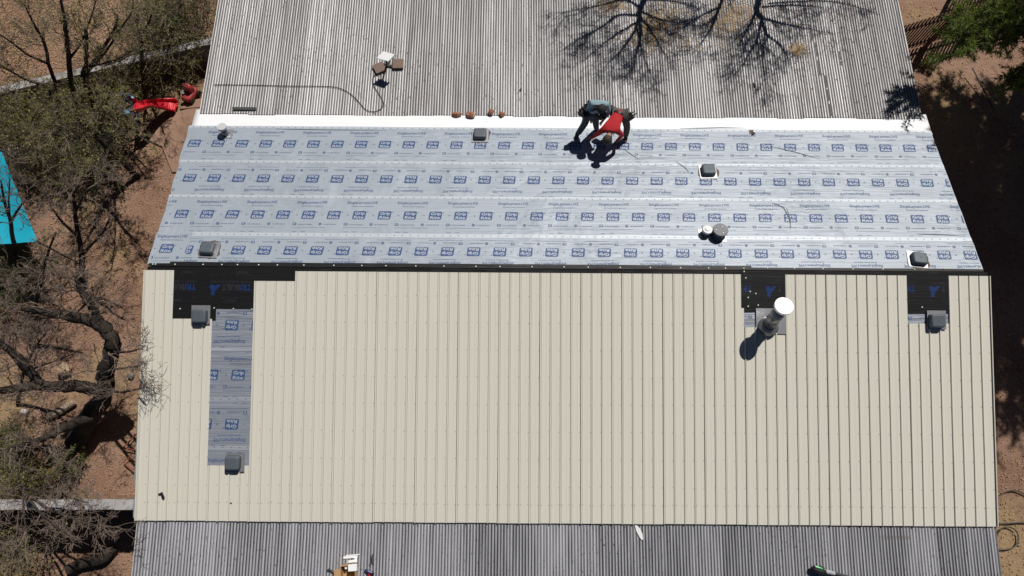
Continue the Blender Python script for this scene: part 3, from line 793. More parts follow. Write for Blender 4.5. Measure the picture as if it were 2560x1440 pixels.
    sh = sub_('shirt', ['hem', 'waist', 'chest', 'collar', 'shL', 'elL', 'wrL', 'shR', 'elR', 'wrR'], shirt, 1.12, root='chest')
    rr['pelvis'] = .11; rr['hipL'] = rr['hipR'] = .083; rr['knL'] = rr['knR'] = .07; rr['anL'] = rr['anR'] = .055
    sub_('trousers', ['pelvis', 'hipL', 'knL', 'anL', 'hipR', 'knR', 'anR'], trou, 1.3, root='pelvis')
    for s_ in 'LR':
        a, t = p['an'+s_], p['to'+s_]; heel = a-(t-a).normalized()*.05-up*.02
        pts = {'an': a+up*.09, 'an2': a-up*.02, 'mid': a.lerp(t, .55)-up*.012, 'to': t, 'he': heel}
        skin('boot', pts, [('an', 'an2'), ('an2', 'mid'), ('mid', 'to'), ('an2', 'he')], dict(an=.058, an2=.056, mid=.05, to=.044, he=.045), 'an2', M_boot, r0)
        kp = MB(); k = p['kn'+s_]; ax = (p['an'+s_]-p['hip'+s_]).normalized()
    # hair or cap
    hm = MB(); zc = (fwd*.75-face*.55).normalized(); Mh = zc.to_track_quat('Z', 'Y').to_matrix().to_4x4(); Mh.translation = p['head']+fwd*.025-face*.005
    hm.lathe([(.112, -.03), (.117, .01), (.110, .05), (.085, .085), (.045, .108), (.01, .114)], 20, 0, Mh)
    if hatm is M_capc:
        bd = (face*.6+fwd*.5).normalized(); c0 = p['head']+fwd*.06+face*.06; lat = fwd.cross(face).normalized()
        hm.add([c0-lat*.075, c0+lat*.075, c0+lat*.055+bd*.09, c0-lat*.055+bd*.09, c0-lat*.075+zc*.008, c0+lat*.075+zc*.008, c0+lat*.055+bd*.09+zc*.008, c0-lat*.055+bd*.09+zc*.008],
               [(0, 1, 2, 3), (7, 6, 5, 4), (0, 4, 5, 1), (1, 5, 6, 2), (2, 6, 7, 3), (3, 7, 4, 0)])
    hm.build('cap' if hatm is M_capc else 'hair', hatm, r0, True)
    # tool belt with pouches
    Mb = sp.to_track_quat('Z', 'Y').to_matrix().to_4x4(); Mb.translation = p['pelvis'].lerp(p['waist'], .35)
    bt = MB(); n = 24
    bt.rings([[(rr_*math.cos(2*math.pi*j/n), rr_*math.sin(2*math.pi*j/n), z) for j in range(n)] for rr_, z in ((.152, -.03), (.157, -.03), (.157, .03), (.152, .03))], 0, Mb, False, False)
    bt.build('tool_belt', M_leather, r0)
    for c, d_, tools in pouch:
        c = JB(*c); pm = MB(); ax = d_.normalized(); Mp = ax.to_track_quat('Z', 'Y').to_matrix().to_4x4(); Mp.translation = c
        pm.rbox(.17, .11, .03, [(-.12, .02), (-.10, 0), (.09, 0), (.09, .012), (.03, .016)], 0, Mp)
        po = pm.build('tool_pouch', M_leather, r0)
        for tx, ty, ln in tools:
            tm = MB(); tm.tube([Mp @ Vector((tx, ty, -.05)), Mp @ Vector((tx*1.3, ty*1.4, .09+ln))], [.012, .014], 6)
            tm.build('tool_handle', M_grey, po)
    if straps:
        nrm = (up-sp*up.dot(sp)).normalized(); sm = None
        for a, b, c in (('hipL', 'chest', 'shR'), ('hipR', 'chest', 'shL')):
            P0 = p['pelvis'].lerp(p['waist'], .4)+(p[a]-p['pelvis'])*.55; pts = []
            for k in range(9):
                t = k/8; q = P0.lerp(p[c]+(p['chest']-p[c])*.35, t); off = nrm*(.162+.03*math.sin(math.pi*t)); pts.append(q+off)
            sm = MB(); sm.tube(pts, .017, 6); sm.build('suspender_strap', M_leather, r0)
    return r0, p
upv = BACK.n
red, _ = person((1545, 345), dict(pelvis=(1549, 282, .90), chest=(1529, 321, .80), head=(1519, 347, .70), face=(1517, 352, .62),
    shL=(1509, 324, .80), elL=(1491, 337, .45), wrL=(1476, 346, .10), shR=(1544, 328, .80), elR=(1556, 338, .52), wrR=(1541, 353, .13),
    hipL=(1539, 283, .87), knL=(1541, 310, .46), anL=(1527, 323, .08), toL=(1521, 333, .045), hipR=(1561, 288, .87), knR=(1568, 318, .47), anR=(1564, 342, .09), toR=(1563, 356, .045)),
    'roofer in red long sleeve shirt bending down, hands on the grey sheet', M_red, M_gtrou, M_hair,
    [((1573, 293, .80), Vector((.7, .3, .5)), ((.04, 0, .09), (-.03, .02, .12), (0, -.02, .06))), ((1527, 275, .86), Vector((-.5, .6, .3)), ((.03, 0, .04), (-.03, .01, .07)))])
blue, _ = person((1467, 336), dict(pelvis=(1478, 277, .95), chest=(1497, 259, 1.24), head=(1503, 271, 1.24), face=(1502, 279, 1.16),
    shL=(1480, 259, 1.25), elL=(1467, 275, 1.02), wrL=(1474, 293, .84), shR=(1517, 261, 1.24), elR=(1523, 280, 1.0), wrR=(1509, 299, .80),
    hipL=(1470, 281, .92), knL=(1462, 309, .50), anL=(1444, 336, .09), toL=(1438, 347, .045), hipR=(1488, 283, .92), knR=(1489, 304, .49), anR=(1491, 321, .09), toR=(1496, 331, .045)),
    'roofer in pale blue shirt with black straps and cap, leaning over', M_teal, M_ntrou, M_capc,
    [((1456, 283, .93), Vector((-.7, .2, .5)), ((.04, 0, .06), (-.03, .01, .03))), ((1507, 290, .86), Vector((.3, -.2, .6)), ((.03, 0, .05),)), ((1466, 272, .98), Vector((-.4, .4, .6)), ((.0, 0, .05),))], True)

# ================================================================== things on the roofs
M_dish = mat('white dish', (.85, .86, .87), .35, 0, .02)
M_paver = mat('brown concrete paver', (.19, .13, .105), .9, 0, .2, 14, bump=.3)
def T_(px, py, h=.03): x, y = TOP.hit(px, py, h); return TOP.P(x, y, h)
CT = .022+.0115
# flat antenna on a low mast between two ballast pavers
an = thing('flat_antenna', T_(966, 163, CT), 'white flat square antenna on a short black mast between two brown pavers', 'antenna')
am = MB(); c = [T_(958, 128, .70), T_(987, 136, .72), T_(971, 153, .68), T_(942, 145, .66)]
nn = (c[1]-c[0]).cross(c[3]-c[0]).normalized(); nn = nn if nn.z > 0 else -nn
am.add(c+[q-nn*.03 for q in c], [(0, 3, 2, 1), (4, 5, 6, 7), (0, 1, 5, 4), (1, 2, 6, 5), (2, 3, 7, 6), (3, 0, 4, 7)])
am.build('panel', M_dish, an)
ctr = (c[0]+c[1]+c[2]+c[3])/4
am = MB(); b0 = T_(966, 166, CT+.03); am.tube([b0, ctr-nn*.03], .022, 8); am.build('mast', M_dark, an)
for (ax, ay, bx, by2) in ((944, 172, 992, 160), (952, 158, 990, 170), (950, 180, 975, 152)):
    am = MB(); am.tube([T_(ax, ay, CT+.02), T_(bx, by2, CT+.02)], .022, 4); am.build('mount_arm', M_dark, an)
for px, py, rz, lab in ((995, 159, .03, 'brown square paver weighing the antenna mount, in full sun'), (948, 169, .5, 'brown square paver half under the shadow of the antenna panel')):
    x, y = TOP.hit(px, py, .09); pv = MB(); pv.rbox(.285, .285, .02, [(0, .004), (.008, 0), (.062, 0), (.07, .006)], 0, TOP.frame(x, y, CT, rz)); pv.rbox(.2, .2, .03, [(.0695, 0), (.0735, .01)], 0, TOP.frame(x, y, CT, rz))
    solo(pv, 'paver', M_paver, TOP.P(x, y, CT), lab, 'paver', 'pavers holding down the antenna')
def smooth_path(pts, n=8):
    out = []
    for i in range(len(pts)-1):
        p0 = pts[max(i-1, 0)]; p1 = pts[i]; p2 = pts[i+1]; p3 = pts[min(i+2, len(pts)-1)]
        for k in range(n):
            t = k/n; out.append(.5*((2*p1)+(p2-p0)*t+(2*p0-5*p1+4*p2-p3)*t*t+(3*p1-p0-3*p2+p3)*t**3))
    return out+[pts[-1]]
cb = MB(); cb.tube(smooth_path([T_(a, b, CT+.009) for a, b in ((944, 180), (932, 196), (933, 212), (944, 230), (956, 250), (957, 265), (946, 276), (928, 279), (912, 272), (898, 256), (878, 236), (850, 221), (815, 216), (720, 215), (640, 213), (560, 212), (535, 212))]), .009, 5)
solo(cb, 'antenna_cable', M_dark, T_(935, 200, CT), 'thin black cable looping from the antenna across the corrugated roof', 'cable')
def rock(px, py, plane, h, r, m, name, label, cat, group=None, sq=(1, 1, .75), seed=0, sub=2):
    bm_ = bmesh.new(); bmesh.ops.create_icosphere(bm_, subdivisions=sub, radius=1)
    mb = MB()
    if plane is None: c = G(px, py, h)
    else: x, y = plane.hit(px, py, h); c = plane.P(x, y, h)
    rz = Matrix.Rotation((seed % 3)*.2-.2, 3, 'Z')
    for v in bm_.verts:
        d = v.co.copy(); k = 1+.35*mnoise.noise(d*1.1+Vector((seed, 0, 0)))+.14*mnoise.noise(d*3+Vector((0, seed, 0)))
        q = rz @ Vector((d.x*sq[0], d.y*sq[1], d.z*sq[2])); mb.v.append(c+q*k*r+Vector((0, 0, r*sq[2]*.75)))
    bm_.verts.index_update()
    for f in bm_.faces: mb.f.append([v.index for v in f.verts]); mb.m.append(0)
    bm_.free()
    return solo(mb, name, m, c, label, cat, group)
M_brick = mat('red brick stone', (.30, .115, .065), .9, 0, .3, 20, bump=.4, col2=(.42, .3, .24), c2s=12)
for i, (px, py, r, sq, lab) in enumerate(((1142, 288, .115, (1.15, .55, .5), 'long flat reddish stone at the left end of the row on the white strip'),
        (1177, 289, .115, (1.0, .75, .6), 'orange stone wider than the others, second in the row on the white strip'),
        (1227, 282, .085, (.9, .95, .8), 'dark red round stone sitting a little higher on the corrugated edge'), (1255, 287, .08, (.95, .85, .75), 'small brown stone at the right end of the row'))):
    rock(px, py, TOP, CT-.01, r, M_brick, 'stone', lab, 'stone', 'red stones along the edge of the upper corrugated roof', sq, i*2+1)
sb = MB(); x0, y0 = TOP.hit(583, 274); x1, y1 = TOP.hit(642, 270)
slab(sb, TOP, x0, x1, y0-.03, y0+.035, CT, CT+.035)
for k in range(9): xx = x0+(x1-x0)*(k+.5)/9; slab(sb, TOP, xx-.02, xx+.02, y0-.055, y0-.0305, CT, CT+.033)
solo(sb, 'closure_strip', mat('charcoal foam', (.05, .052, .055), .8), TOP.P(x0, y0, CT), 'dark grey toothed foam strip lying at the lower edge of the upper corrugated roof', 'strip')
# small dark scraps
for px, py, r, lab, pl in ((1302, 224, .055, 'small black scrap on the upper corrugated roof left of the two roofers', TOP), (1886, 213, .07, 'dark scrap on the upper corrugated roof far to the right of the roofers', TOP)):
    rock(px, py, pl, CT-.01, r, M_leather, 'scrap', lab, 'scrap', 'dark scraps lying on the roofs', (.5, 1, .4), px)
x, y = FRONT.hit(410, 1240); gl = MB(); Mg = FRONT.frame(x, y, HB+.005, .4)
gl.rbox(.06, .13, .03, [(0, .006), (.02, 0), (.04, .012)], 0, Mg); gl.rbox(.05, .05, .02, [(0, .004), (.02, 0), (.03, .01)], 0, Mg @ Matrix.Translation((-.05, .075, 0))); gl.rbox(.07, .04, .015, [(.04, 0), (.055, .01)], 0, Mg @ Matrix.Translation((.01, .08, 0)))
solo(gl, 'work_glove', M_leather, FRONT.P(x, y, HB), 'small black glove lying on the beige panels near the lower left corner', 'glove')
rock(578, 1258, FRONT, HB, .022, M_grey, 'metal_scrap', 'tiny grey scrap on the beige panel below the open underlayment channel', 'scrap', None, (1, .8, .4), 3)
def P_(px, py, h=.012): x, y = PORCH.hit(px, py, h); return PORCH.P(x, y, h)
# white off-cut
wc = MB(); ol = [(1587, 1313), (1593, 1314), (1600, 1321), (1606, 1334), (1608, 1348), (1604, 1350), (1598, 1341), (1591, 1328)]
wc.rings([[P_(a, b, .016) for a, b in ol], [P_(a, b, .024) for a, b in ol]], 0)
solo(wc, 'sheet_offcut', M_pvcw, P_(1597, 1330), 'white curved sheet offcut on the lower corrugated roof', 'offcut')
# cardboard box with flaps, white cartons inside
M_card = mat('brown cardboard', (.40, .245, .115), .85, 0, .1, 6)
bx = thing('cardboard_box', P_(868, 1432, .01), 'open brown cardboard box holding white cartons on the lower corrugated roof', 'box')
ci, cj = PORCH.hit(873, 1430, .1)
Mc = PORCH.frame(ci, cj, .013, rad(4))
for nm, c_, d_ in (('box_wall', (0, .15, .11), (.30, .008, .22)), ('box_wall', (0, -.15, .11), (.30, .008, .22)), ('box_wall', (-.154, 0, .11), (.008, .30, .22)), ('box_wall', (.154, 0, .11), (.008, .30, .22)), ('box_bottom', (0, 0, .004), (.298, .29, .008))):
    m_ = MB(); m_.box(c_, d_, 0, Mc); m_.build(nm, M_card, bx)
for T0, d_ in ((Matrix.Translation((-.158, .02, .222)) @ Matrix.Rotation(rad(14), 4, 'Y') @ Matrix.Translation((-.065, 0, 0)), (.13, .16, .006)),
              (Matrix.Translation((.03, -.155, .222)) @ Matrix.Rotation(rad(12), 4, 'X') @ Matrix.Translation((0, -.06, 0)), (.29, .12, .006)),
              (Matrix.Translation((.158, 0, .222)) @ Matrix.Rotation(rad(75), 4, 'Y') @ Matrix.Translation((.05, 0, 0)), (.10, .26, .006))):
    m_ = MB(); m_.box((0, 0, 0), d_, 0, Mc @ T0); m_.build('box_flap', M_card, bx)
for (px, py, w_, d_, h0, h1, lab) in ((881, 1420, .185, .13, .15, .235, 'white carton on the right side inside the open cardboard box'),):
    x, y = PORCH.hit(px, py, .235); m_ = MB(); m_.rbox(w_, d_, .004, [(h0, 0), (h1, 0)], 0, PORCH.frame(x, y, 0, rad(4)))
    solo(m_, 'carton', M_dish, PORCH.P(x, y, h0), lab, 'carton')
x, y = PORCH.hit(876, 1397, .03); m_ = MB(); Mx = PORCH.frame(x, y, .0, rad(5))
m_.box((.0, .035, .018), (.31, .05, .008), 0, Mx); m_.box((.115, -.02, .020), (.06, .13, .008), 0, Mx); m_.box((.04, -.055, .0225), (.18, .05, .006), 0, Mx); m_.box((.05, .075, .030), (.30, .02, .006), 0, Mx)
solo(m_, 'flashing_boot', M_dish, PORCH.P(x, y, .01), 'white folded sheet piece with a cutout lying above the open cardboard box', 'flashing piece')
x, y = PORCH.hit(864, 1421, .2); m_ = MB(); m_.lathe([(.026, .06), (.026, .19), (.018, .2), (.01, .205)], 12, 0, PORCH.frame(x, y, 0)); 
solo(m_, 'sealant_tube', M_dish, PORCH.P(x, y, .06), 'white round tube standing in the left of the open cardboard box', 'tube')
def bar(pts, r, n=6, m=0, mb=None):
    mb = mb or MB(); mb.tube(pts, r, n, m); return mb
tl_ = thing('pry_bar', P_(840, 1432, .02), 'dark brown pry bar lying left of the open cardboard box', 'tool')
bar([P_(822, 1423, .03), P_(828, 1427, .035), P_(843, 1438, .04), P_(858, 1446, .04)], [.018, .02, .022, .02]).build('shaft', mat('dark brown iron', (.04, .025, .022), .6), tl_)
bar([P_(820, 1426, .03), P_(824, 1422, .03)], [.03, .022]).build('claw', M_grey, tl_)
tl_ = thing('caulking_gun', P_(930, 1396, .02), 'black open frame caulking gun on the lower corrugated roof', 'caulking gun')
bar([P_(933, 1384, .03), P_(930, 1392, .03), P_(929, 1404, .03)], [.008, .012, .02]).build('frame_rod', M_dark, tl_)
bar([P_(927, 1386, .03), P_(926, 1400, .03)], .006).build('frame_rod', M_dark, tl_)
bar([P_(924, 1411, .03), P_(929, 1404, .035), P_(934, 1412, .03)], .014).build('handle', M_grey, tl_)
tl_ = thing('cordless_drill', P_(930, 1434, .03), 'red and navy cordless drill at the bottom edge below the caulking gun', 'drill')
bar([P_(912, 1425, .07), P_(920, 1428, .075), P_(930, 1432, .075)], [.022, .034, .034], 8).build('drill_body', mat('navy plastic', (.02, .035, .12), .4), tl_)
bar([P_(930, 1432, .075), P_(936, 1434, .075)], [.03, .018], 8).build('chuck', M_dark, tl_)
bar([P_(922, 1430, .07), P_(923, 1442, .04), P_(924, 1448, .035)], [.024, .024, .03], 8).build('handle', mat('red plastic', (.45, .02, .025), .4), tl_)
tl_ = thing('leaf_blower', P_(2058, 1428, .05), 'black handheld leaf blower with green and grey top on the lower corrugated roof', 'leaf blower')
bar([P_(2030, 1424, .10), P_(2036, 1422, .12), P_(2052, 1428, .12), P_(2066, 1433, .11)], [.055, .075, .07, .05], 12).build('motor_housing', M_dark, tl_, True)
bar([P_(2038, 1416, .20), P_(2048, 1419, .205), P_(2056, 1422, .20)], [.018, .022, .016], 6).build('green_cover', mat('lime green plastic', (.12, .55, .2), .4), tl_)
bar([P_(2064, 1430, .12), P_(2072, 1430, .11), P_(2086, 1434, .09)], [.045, .045, .04], 10).build('collar', mat('grey plastic', (.36, .38, .40), .45), tl_)
bar([P_(2084, 1433, .085), P_(2118, 1442, .06), P_(2145, 1450, .05)], [.036, .034, .03], 10).build('blower_tube', M_grey, tl_)
bar([P_(2040, 1418, .18), P_(2050, 1415, .22), P_(2062, 1421, .2)], .013).build('handle', M_dark, tl_)

# ================================================================== ground things
# garden walls
M_block = mat('grey concrete block', (.33, .32, .32), .9, 0, .25, 5, bump=.4, bs=20, col2=(.2, .19, .18), c2s=3)
def wall(ax, ay, bx, by2, h, th, label):
    a, b = G(ax, ay, h), G(bx, by2, h); d = (b-a); d.z = 0; L = d.length; ang = math.atan2(d.y, d.x)
    t = thing('garden_wall', (a.x, a.y, 0), label, 'wall')
    M0 = Matrix.Translation((a.x, a.y, 0)) @ Matrix.Rotation(ang, 4, 'Z')
    m_ = MB(); m_.box((L/2, 0, h/2-.05), (L, th, h-.0), 0, M0); m_.build('wall_body', M_block, t)
    m_ = MB(); n = int(L/.4)
    for k in range(n): m_.box(((k+.5)*L/n, .01*mnoise.noise(Vector((k*.7, 0, 0))), h+.0), (L/n-.006, th+.03, .06), 0, M0)
    m_.build('coping', M_block, t)
wall(560, 96, -120, 254, .85, .2, 'grey block wall running out from the house behind the shrubs at top left')
wall(380, 1261, -120, 1262, 1.9, .2, 'grey block wall running left from the lower corner of the beige roof')
# patio slab
M_slab = mat('pinkish concrete', (.27, .165, .115), .9, 0, .18, 1.6, bump=.3, bs=10, col2=(.2, .115, .078), c2s=1.2)
for nm, pts, h in (('patio', ((355, 342), (402, 307), (441, 280), (470, 272), (560, 264), (560, 430), (430, 430), (405, 365)), .05), ('patio', ((448, 272), (480, 250), (560, 236), (560, 262), (470, 270)), .052)):
    m_ = MB(); P = [G(a, b, h) for a, b in pts]; m_.rings([[q+Vector((0, 0, -.2)) for q in P][::-1], P[::-1]]); o = m_.build(nm, M_slab, None); tag(o, kind='structure')
# red slide with blue ladder
M_sl = mat('red plastic slide', (.55, .015, .03), .35, 0, .1, 3)
M_bl = mat('blue plastic', (.05, .13, .30), .4, 0, .2, 3)
sl = thing('toy_slide', G(390, 270), 'red plastic slide with blue ladder frame beside the shrubs', 'slide')
path = [G(333, 268, 1.0), G(352, 264, .98), G(380, 263, .62), G(408, 264, .32), G(430, 265, .16), G(441, 266, .14)]
m_ = MB(); prof = [(-.20, .13), (-.17, .13), (-.15, .0), (.15, 0), (.17, .13), (.20, .13), (.18, -.03), (-.18, -.03)]
path = smooth_path(path, 4); rr_ = []
for i, q in enumerate(path):
    t = (path[min(i+1, len(path)-1)]-path[max(i-1, 0)]); t.z = 0; lat = Vector((-t.y, t.x, 0)).normalized()
    rr_.append([q+lat*a+Vector((0, 0, b)) for a, b in prof])
m_.rings(rr_); m_.build('chute', M_sl, sl)
for dy in (-.2, .2):
    m_ = bar([path[0]+Vector((.05, dy, .2)), path[0]+Vector((-.02, dy, 0)), path[0]+Vector((-.38, dy, -1.0))], .035, 6); m_.build('ladder_rail', M_bl, sl)
    m_ = bar([path[1]+Vector((.0, dy*1.1, .12)), path[1]+Vector((-.1, dy*1.1, .34)), path[0]+Vector((-.22, dy*1.1, .28)), path[0]+Vector((-.2, dy*1.1, -.1))], .03, 6); m_.build('handrail', M_bl, sl)
for k in range(4):
    q = path[0].lerp(path[0]+Vector((-.38, 0, -1.0)), .1+.26*k); m_ = MB(); m_.box(q, (.10, .40, .03)); m_.build('step', M_bl, sl)
m_ = MB(); q = G(320, 280, .5); m_.box(q, (.35, .14, .03)); m_.build('side_board', mat('pale blue plastic', (.14, .34, .52), .4), sl)
# toy car
tc_ = thing('toy_car', G(481, 246), 'small faded red ride on toy car beside the upper corrugated roof', 'toy car')
M_tc = mat('faded red plastic', (.42, .07, .075), .3, 0, .2, 4)
q = G(482, 243); Mt = Matrix.Translation(q) @ Matrix.Rotation(rad(65), 4, 'Z') @ Matrix.Scale(.78, 4)
m_ = MB(); m_.rbox(.66, .40, .12, [(.10, .04), (.14, 0), (.30, 0), (.36, .03)], 0, Mt); m_.build('body', M_tc, tc_, True)
m_ = MB(); m_.rbox(.26, .36, .10, [(.36, .0), (.62, .03), (.68, .06), (.70, .1)], 0, Mt @ Matrix.Translation((.1, 0, 0))); m_.build('roof', M_tc, tc_, True)
for a, b in ((.22, .2), (-.22, .2), (.22, -.2), (-.22, -.2)):
    m_ = MB(); m_.lathe([(.05, -.04), (.11, -.035), (.11, .035), (.05, .04)], 14, 0, Mt @ Matrix.Translation((a, b, .11)) @ Matrix.Rotation(rad(90), 4, 'X')); m_.build('wheel', M_dark, tc_)
m_ = MB(); m_.lathe([(.075, 0), (.095, .012), (.075, .024), (.0, .02)], 16, 0, Mt @ Matrix.Translation((-.12, .16, .42))); m_.build('steering_wheel', mat('grey plastic wheel', (.2, .2, .2), .5), tc_)
# turquoise tarp on poles
M_tarp = mat('turquoise tarp', (.01, .36, .50), .5, 0, .15, 2.5, bump=.35, bs=2.2)
tp = thing('shade_tarp', G(10, 560), 'turquoise tarp stretched over poles at the left edge', 'tarp')
A, B, C_, D_ = G(-210, 350, 2.3), G(2, 376, 2.3), G(93, 604, 1.9), G(-170, 622, 1.9)
m_ = MB(); n = 16
for j in range(n+1):
    for i in range(n+1):
        u, v = i/n, j/n; q = (A*(1-u)+B*u)*(1-v)+(D_*(1-u)+C_*u)*v
        q = q+Vector((.0, .0, -.20*math.sin(math.pi*u)*math.sin(math.pi*v)+.03*mnoise.noise(Vector((u*6, v*3, 1)))))
        m_.v.append(q)
for j in range(n):
    for i in range(n):
        a = j*(n+1)+i; m_.f.append([a, a+n+1, a+n+2, a+1]); m_.m.append(0)
b0 = len(m_.v); m_.v += [q-Vector((0, 0, .012)) for q in m_.v]
m_.f += [[b0+i for i in reversed(f)] for f in m_.f]; m_.m += [0]*(len(m_.f)-len(m_.m))
m_.build('cloth', M_tarp, tp, True)
for q in (A, B, C_, D_):
    m_ = bar([Vector((q.x, q.y, 0)), q+Vector((0, 0, .03))], .025, 6); m_.build('pole', M_grey, tp)
# rocks, log, frames, hoses
M_rockg = mat('grey rock', (.19, .175, .16), .95, 0, .3, 5, bump=.6, bs=9)
M_rockt = mat('tan rock', (.33, .235, .155), .95, 0, .25, 6, bump=.5, bs=12)
M_rockw = mat('pale rock', (.5, .48, .45), .9, 0, .2, 6, bump=.5, bs=12)
rock(45, 408, None, 0, .62, M_rockg, 'boulder', 'large grey boulder under bare twigs beside the turquoise tarp', 'boulder', None, (1, .9, .6), 3, 3)
rock(238, 350, None, 0, .17, M_rockw, 'boulder', 'pale rounded rock among the shrubs below the slide', 'boulder', None, (1.1, .8, .8), 5)
rock(240, 1048, None, 0, .2, M_rockt, 'boulder', 'tan rock on the dirt just right of the big tree base', 'boulder', None, (1.1, .8, .6), 7)
rock(166, 925, None, 0, .2, M_rockt, 'boulder', 'tan rounded rock inside the fork of the big bare tree', 'boulder', None, (1, .9, .7), 9)
rock(331, 940, None, 0, .1, M_rockg, 'boulder', 'small grey round rock close to the left edge of the beige roof', 'boulder', None, (.8, 1, .9), 11)
rock(62, 1030, None, 0, .1, M_rockw, 'boulder', 'small pale stone on the dirt at the far left below the long limb', 'boulder', None, (1, .8, .6), 13)
M_bark = mat('dark bark', (.034, .026, .020), .95, 0, .4, 9, bump=.8, bs=16, stretch=(1, 1, .4))
M_twig = mat('grey brown twig', (.165, .125, .10), .9, 0, .3, 5)
lgm = MB(); lgm.tube(smooth_path([G(170, 1425, .15), G(205, 1408, .16), G(235, 1402, .17), G(258, 1396, .17), G(272, 1382, .18), G(284, 1370, .18)], 4), [.13]*14+[.12]*3+[.11]*2+[.11]*2, 10)
solo(lgm, 'fallen_log', M_bark, G(240, 1400), 'short crooked dark log lying on bare dirt at the bottom left', 'log')
pl_ = MB(); pl_.tube([G(125, 1040, .08), G(150, 1026, .1), G(186, 1005, .12)], [.10, .11, .07], 8); solo(pl_, 'cut_log', mat('sawn wood', (.30, .24, .18), .9, 0, .3, 10), G(155, 1025), 'pale sawn log leaning beside the base of the big bare tree', 'log')
M_rust = mat('red rusty steel', (.22, .06, .04), .8, 0, .3, 10)
for pts, lab in ((((308, 1120), (349, 1076), (370, 1094), (340, 1126)), 'red steel rectangle frame, the upper of two lying by the roof edge'), (((309, 1155), (321, 1143), (362, 1172), (345, 1186)), 'rusty steel rectangle frame, the lower of two lying by the roof edge')):
    m_ = MB(); P = [G(a, b, .12) for a, b in pts]; m_.tube(P+[P[0]], .022, 4); solo(m_, 'steel_frame', M_rust, G(*pts[0]), lab, 'frame', 'steel frames by the roof edge')
ty = MB(); Mt = Matrix.Translation(G(12, 775)) @ Matrix.Rotation(.4, 4, 'Z'); ty.rbox(.2, .15, .03, [(0, 0), (.12, 0), (.16, .02)], 0, Mt); ty.rbox(.1, .12, .02, [(.16, 0), (.26, .02)], 0, Mt @ Matrix.Translation((.03, 0, 0)))
solo(ty, 'toy_truck', mat('yellow plastic', (.55, .33, .03), .4), G(12, 775), 'yellow plastic toy lying on the dirt at the left edge', 'toy')
M_hose = mat('olive hose', (.06, .05, .028), .6)
for pts, lab in ((((2480, 1268), (2494, 1245), (2515, 1230), (2540, 1227), (2570, 1240), (2600, 1260)), 'olive hose curving out from the roof edge, the upper of three runs at bottom right'),
                 (((2484, 1307), (2520, 1308), (2560, 1306), (2600, 1310)), 'olive hose lying nearly straight at bottom right between two curved runs'),
                 (((2490, 1350), (2494, 1335), (2507, 1320), (2525, 1318), (2542, 1330), (2546, 1350), (2535, 1368), (2512, 1374), (2490, 1372)), 'olive hose bent into an open round loop at bottom right')):
    m_ = MB(); m_.tube(smooth_path([G(a, b, .03) for a, b in pts], 6), .017, 6); solo(m_, 'garden_hose', M_hose, G(*pts[0]), lab, 'hose', 'hose runs on the gravel')
m_ = MB(); m_.box(G(2494, 1243, .06), (.16, .05, .05), 0); solo(m_, 'wood_scrap', M_wood, G(2494, 1243), 'short wood scrap by the upper hose at the roof edge', 'wood scrap')
m_ = MB(); m_.tube([G(2431, 170, .25), G(2486, 276, .05)], .018, 5); solo(m_, 'metal_rod', M_grey, G(2460, 225), 'thin straight metal rod lying on the dirt under the pine boughs', 'rod')
m_ = MB(); m_.tube(smooth_path([G(2294, 206, .02), G(2312, 217, .04), G(2330, 222, .03)], 5), .018, 5); solo(m_, 'fallen_stick', M_twig, G(2312, 217), 'short curved stick on the dirt beside the upper roof', 'stick')
# wooden picket fence
M_fence = mat('red brown stained wood', (.10, .05, .032), .85, 0, .3, 14)
def fence(ax, ay, bx, by2, h, label):
    a, b = G(ax, ay), G(bx, by2); d = b-a; L = d.length; ang = math.atan2(d.y, d.x); M0 = Matrix.Translation(a) @ Matrix.Rotation(ang, 4, 'Z')
    t = thing('picket_fence', a, label, 'fence')
    n = int(L/.13)
    for k in range(n):
        m_ = MB(); m_.box(((k+.5)*L/n, .035, h/2+.05+.01*mnoise.noise(Vector((k*1.3, 2, 0)))), (.062, .02, h), 0, M0); m_.build('picket', M_fence, t)
    for z in (.35, h-.2):
        m_ = MB(); m_.box((L/2, 0, z), (L, .045, .09), 0, M0); m_.build('rail', M_fence, t)
    for k in range(int(L/1.9)+1):
        m_ = MB(); m_.box((min(L, k*1.9), -.075, h/2+.05), (.10, .10, h+.15), 0, M0); m_.build('post', M_fence, t)
fence(2170, 158, 2412, 84, 1.6, 'brown picket fence meeting the upper roof edge under the pine')
fence(2380, -22, 2560, -75, 1.6, 'brown picket fence at the top edge beyond the one meeting the roof')

# ================================================================== trees and shrubs
def rvec(rng): 
    z = rng.uniform(-1, 1); a = rng.uniform(0, 2*math.pi); q = math.sqrt(1-z*z); return Vector((q*math.cos(a), q*math.sin(a), z))
def grow(mb, p, d, L, r, lvl, mx, rng, ends, wig=.3, up=.05, kids=(2, 4), rmin=.0037, spread=.75):
    n = 4 if L > .35 else 3; pts = [p]
    for i in range(n):
        d = (d+rvec(rng)*wig+Vector((0, 0, up))).normalized(); p = p+d*(L/n); pts.append(p)
    mb.tube(pts, [max(rmin, r*(1-.6*i/n)) for i in range(n+1)], 5 if r > .02 else 3, 0, False)
    if lvl < mx:
        for k in range(rng.randint(*kids)):
            t = rng.uniform(.3, 1); i = min(n-1, int(t*n)); q = pts[i].lerp(pts[i+1], t*n-i)
            d2 = (d+rvec(rng)*spread).normalized()
            grow(mb, q, d2, L*rng.uniform(.5, .8), max(rmin, r*rng.uniform(.45, .65)), lvl+1, mx, rng, ends, wig, up, kids, rmin, spread)
    if lvl >= mx-1: ends.append(pts)
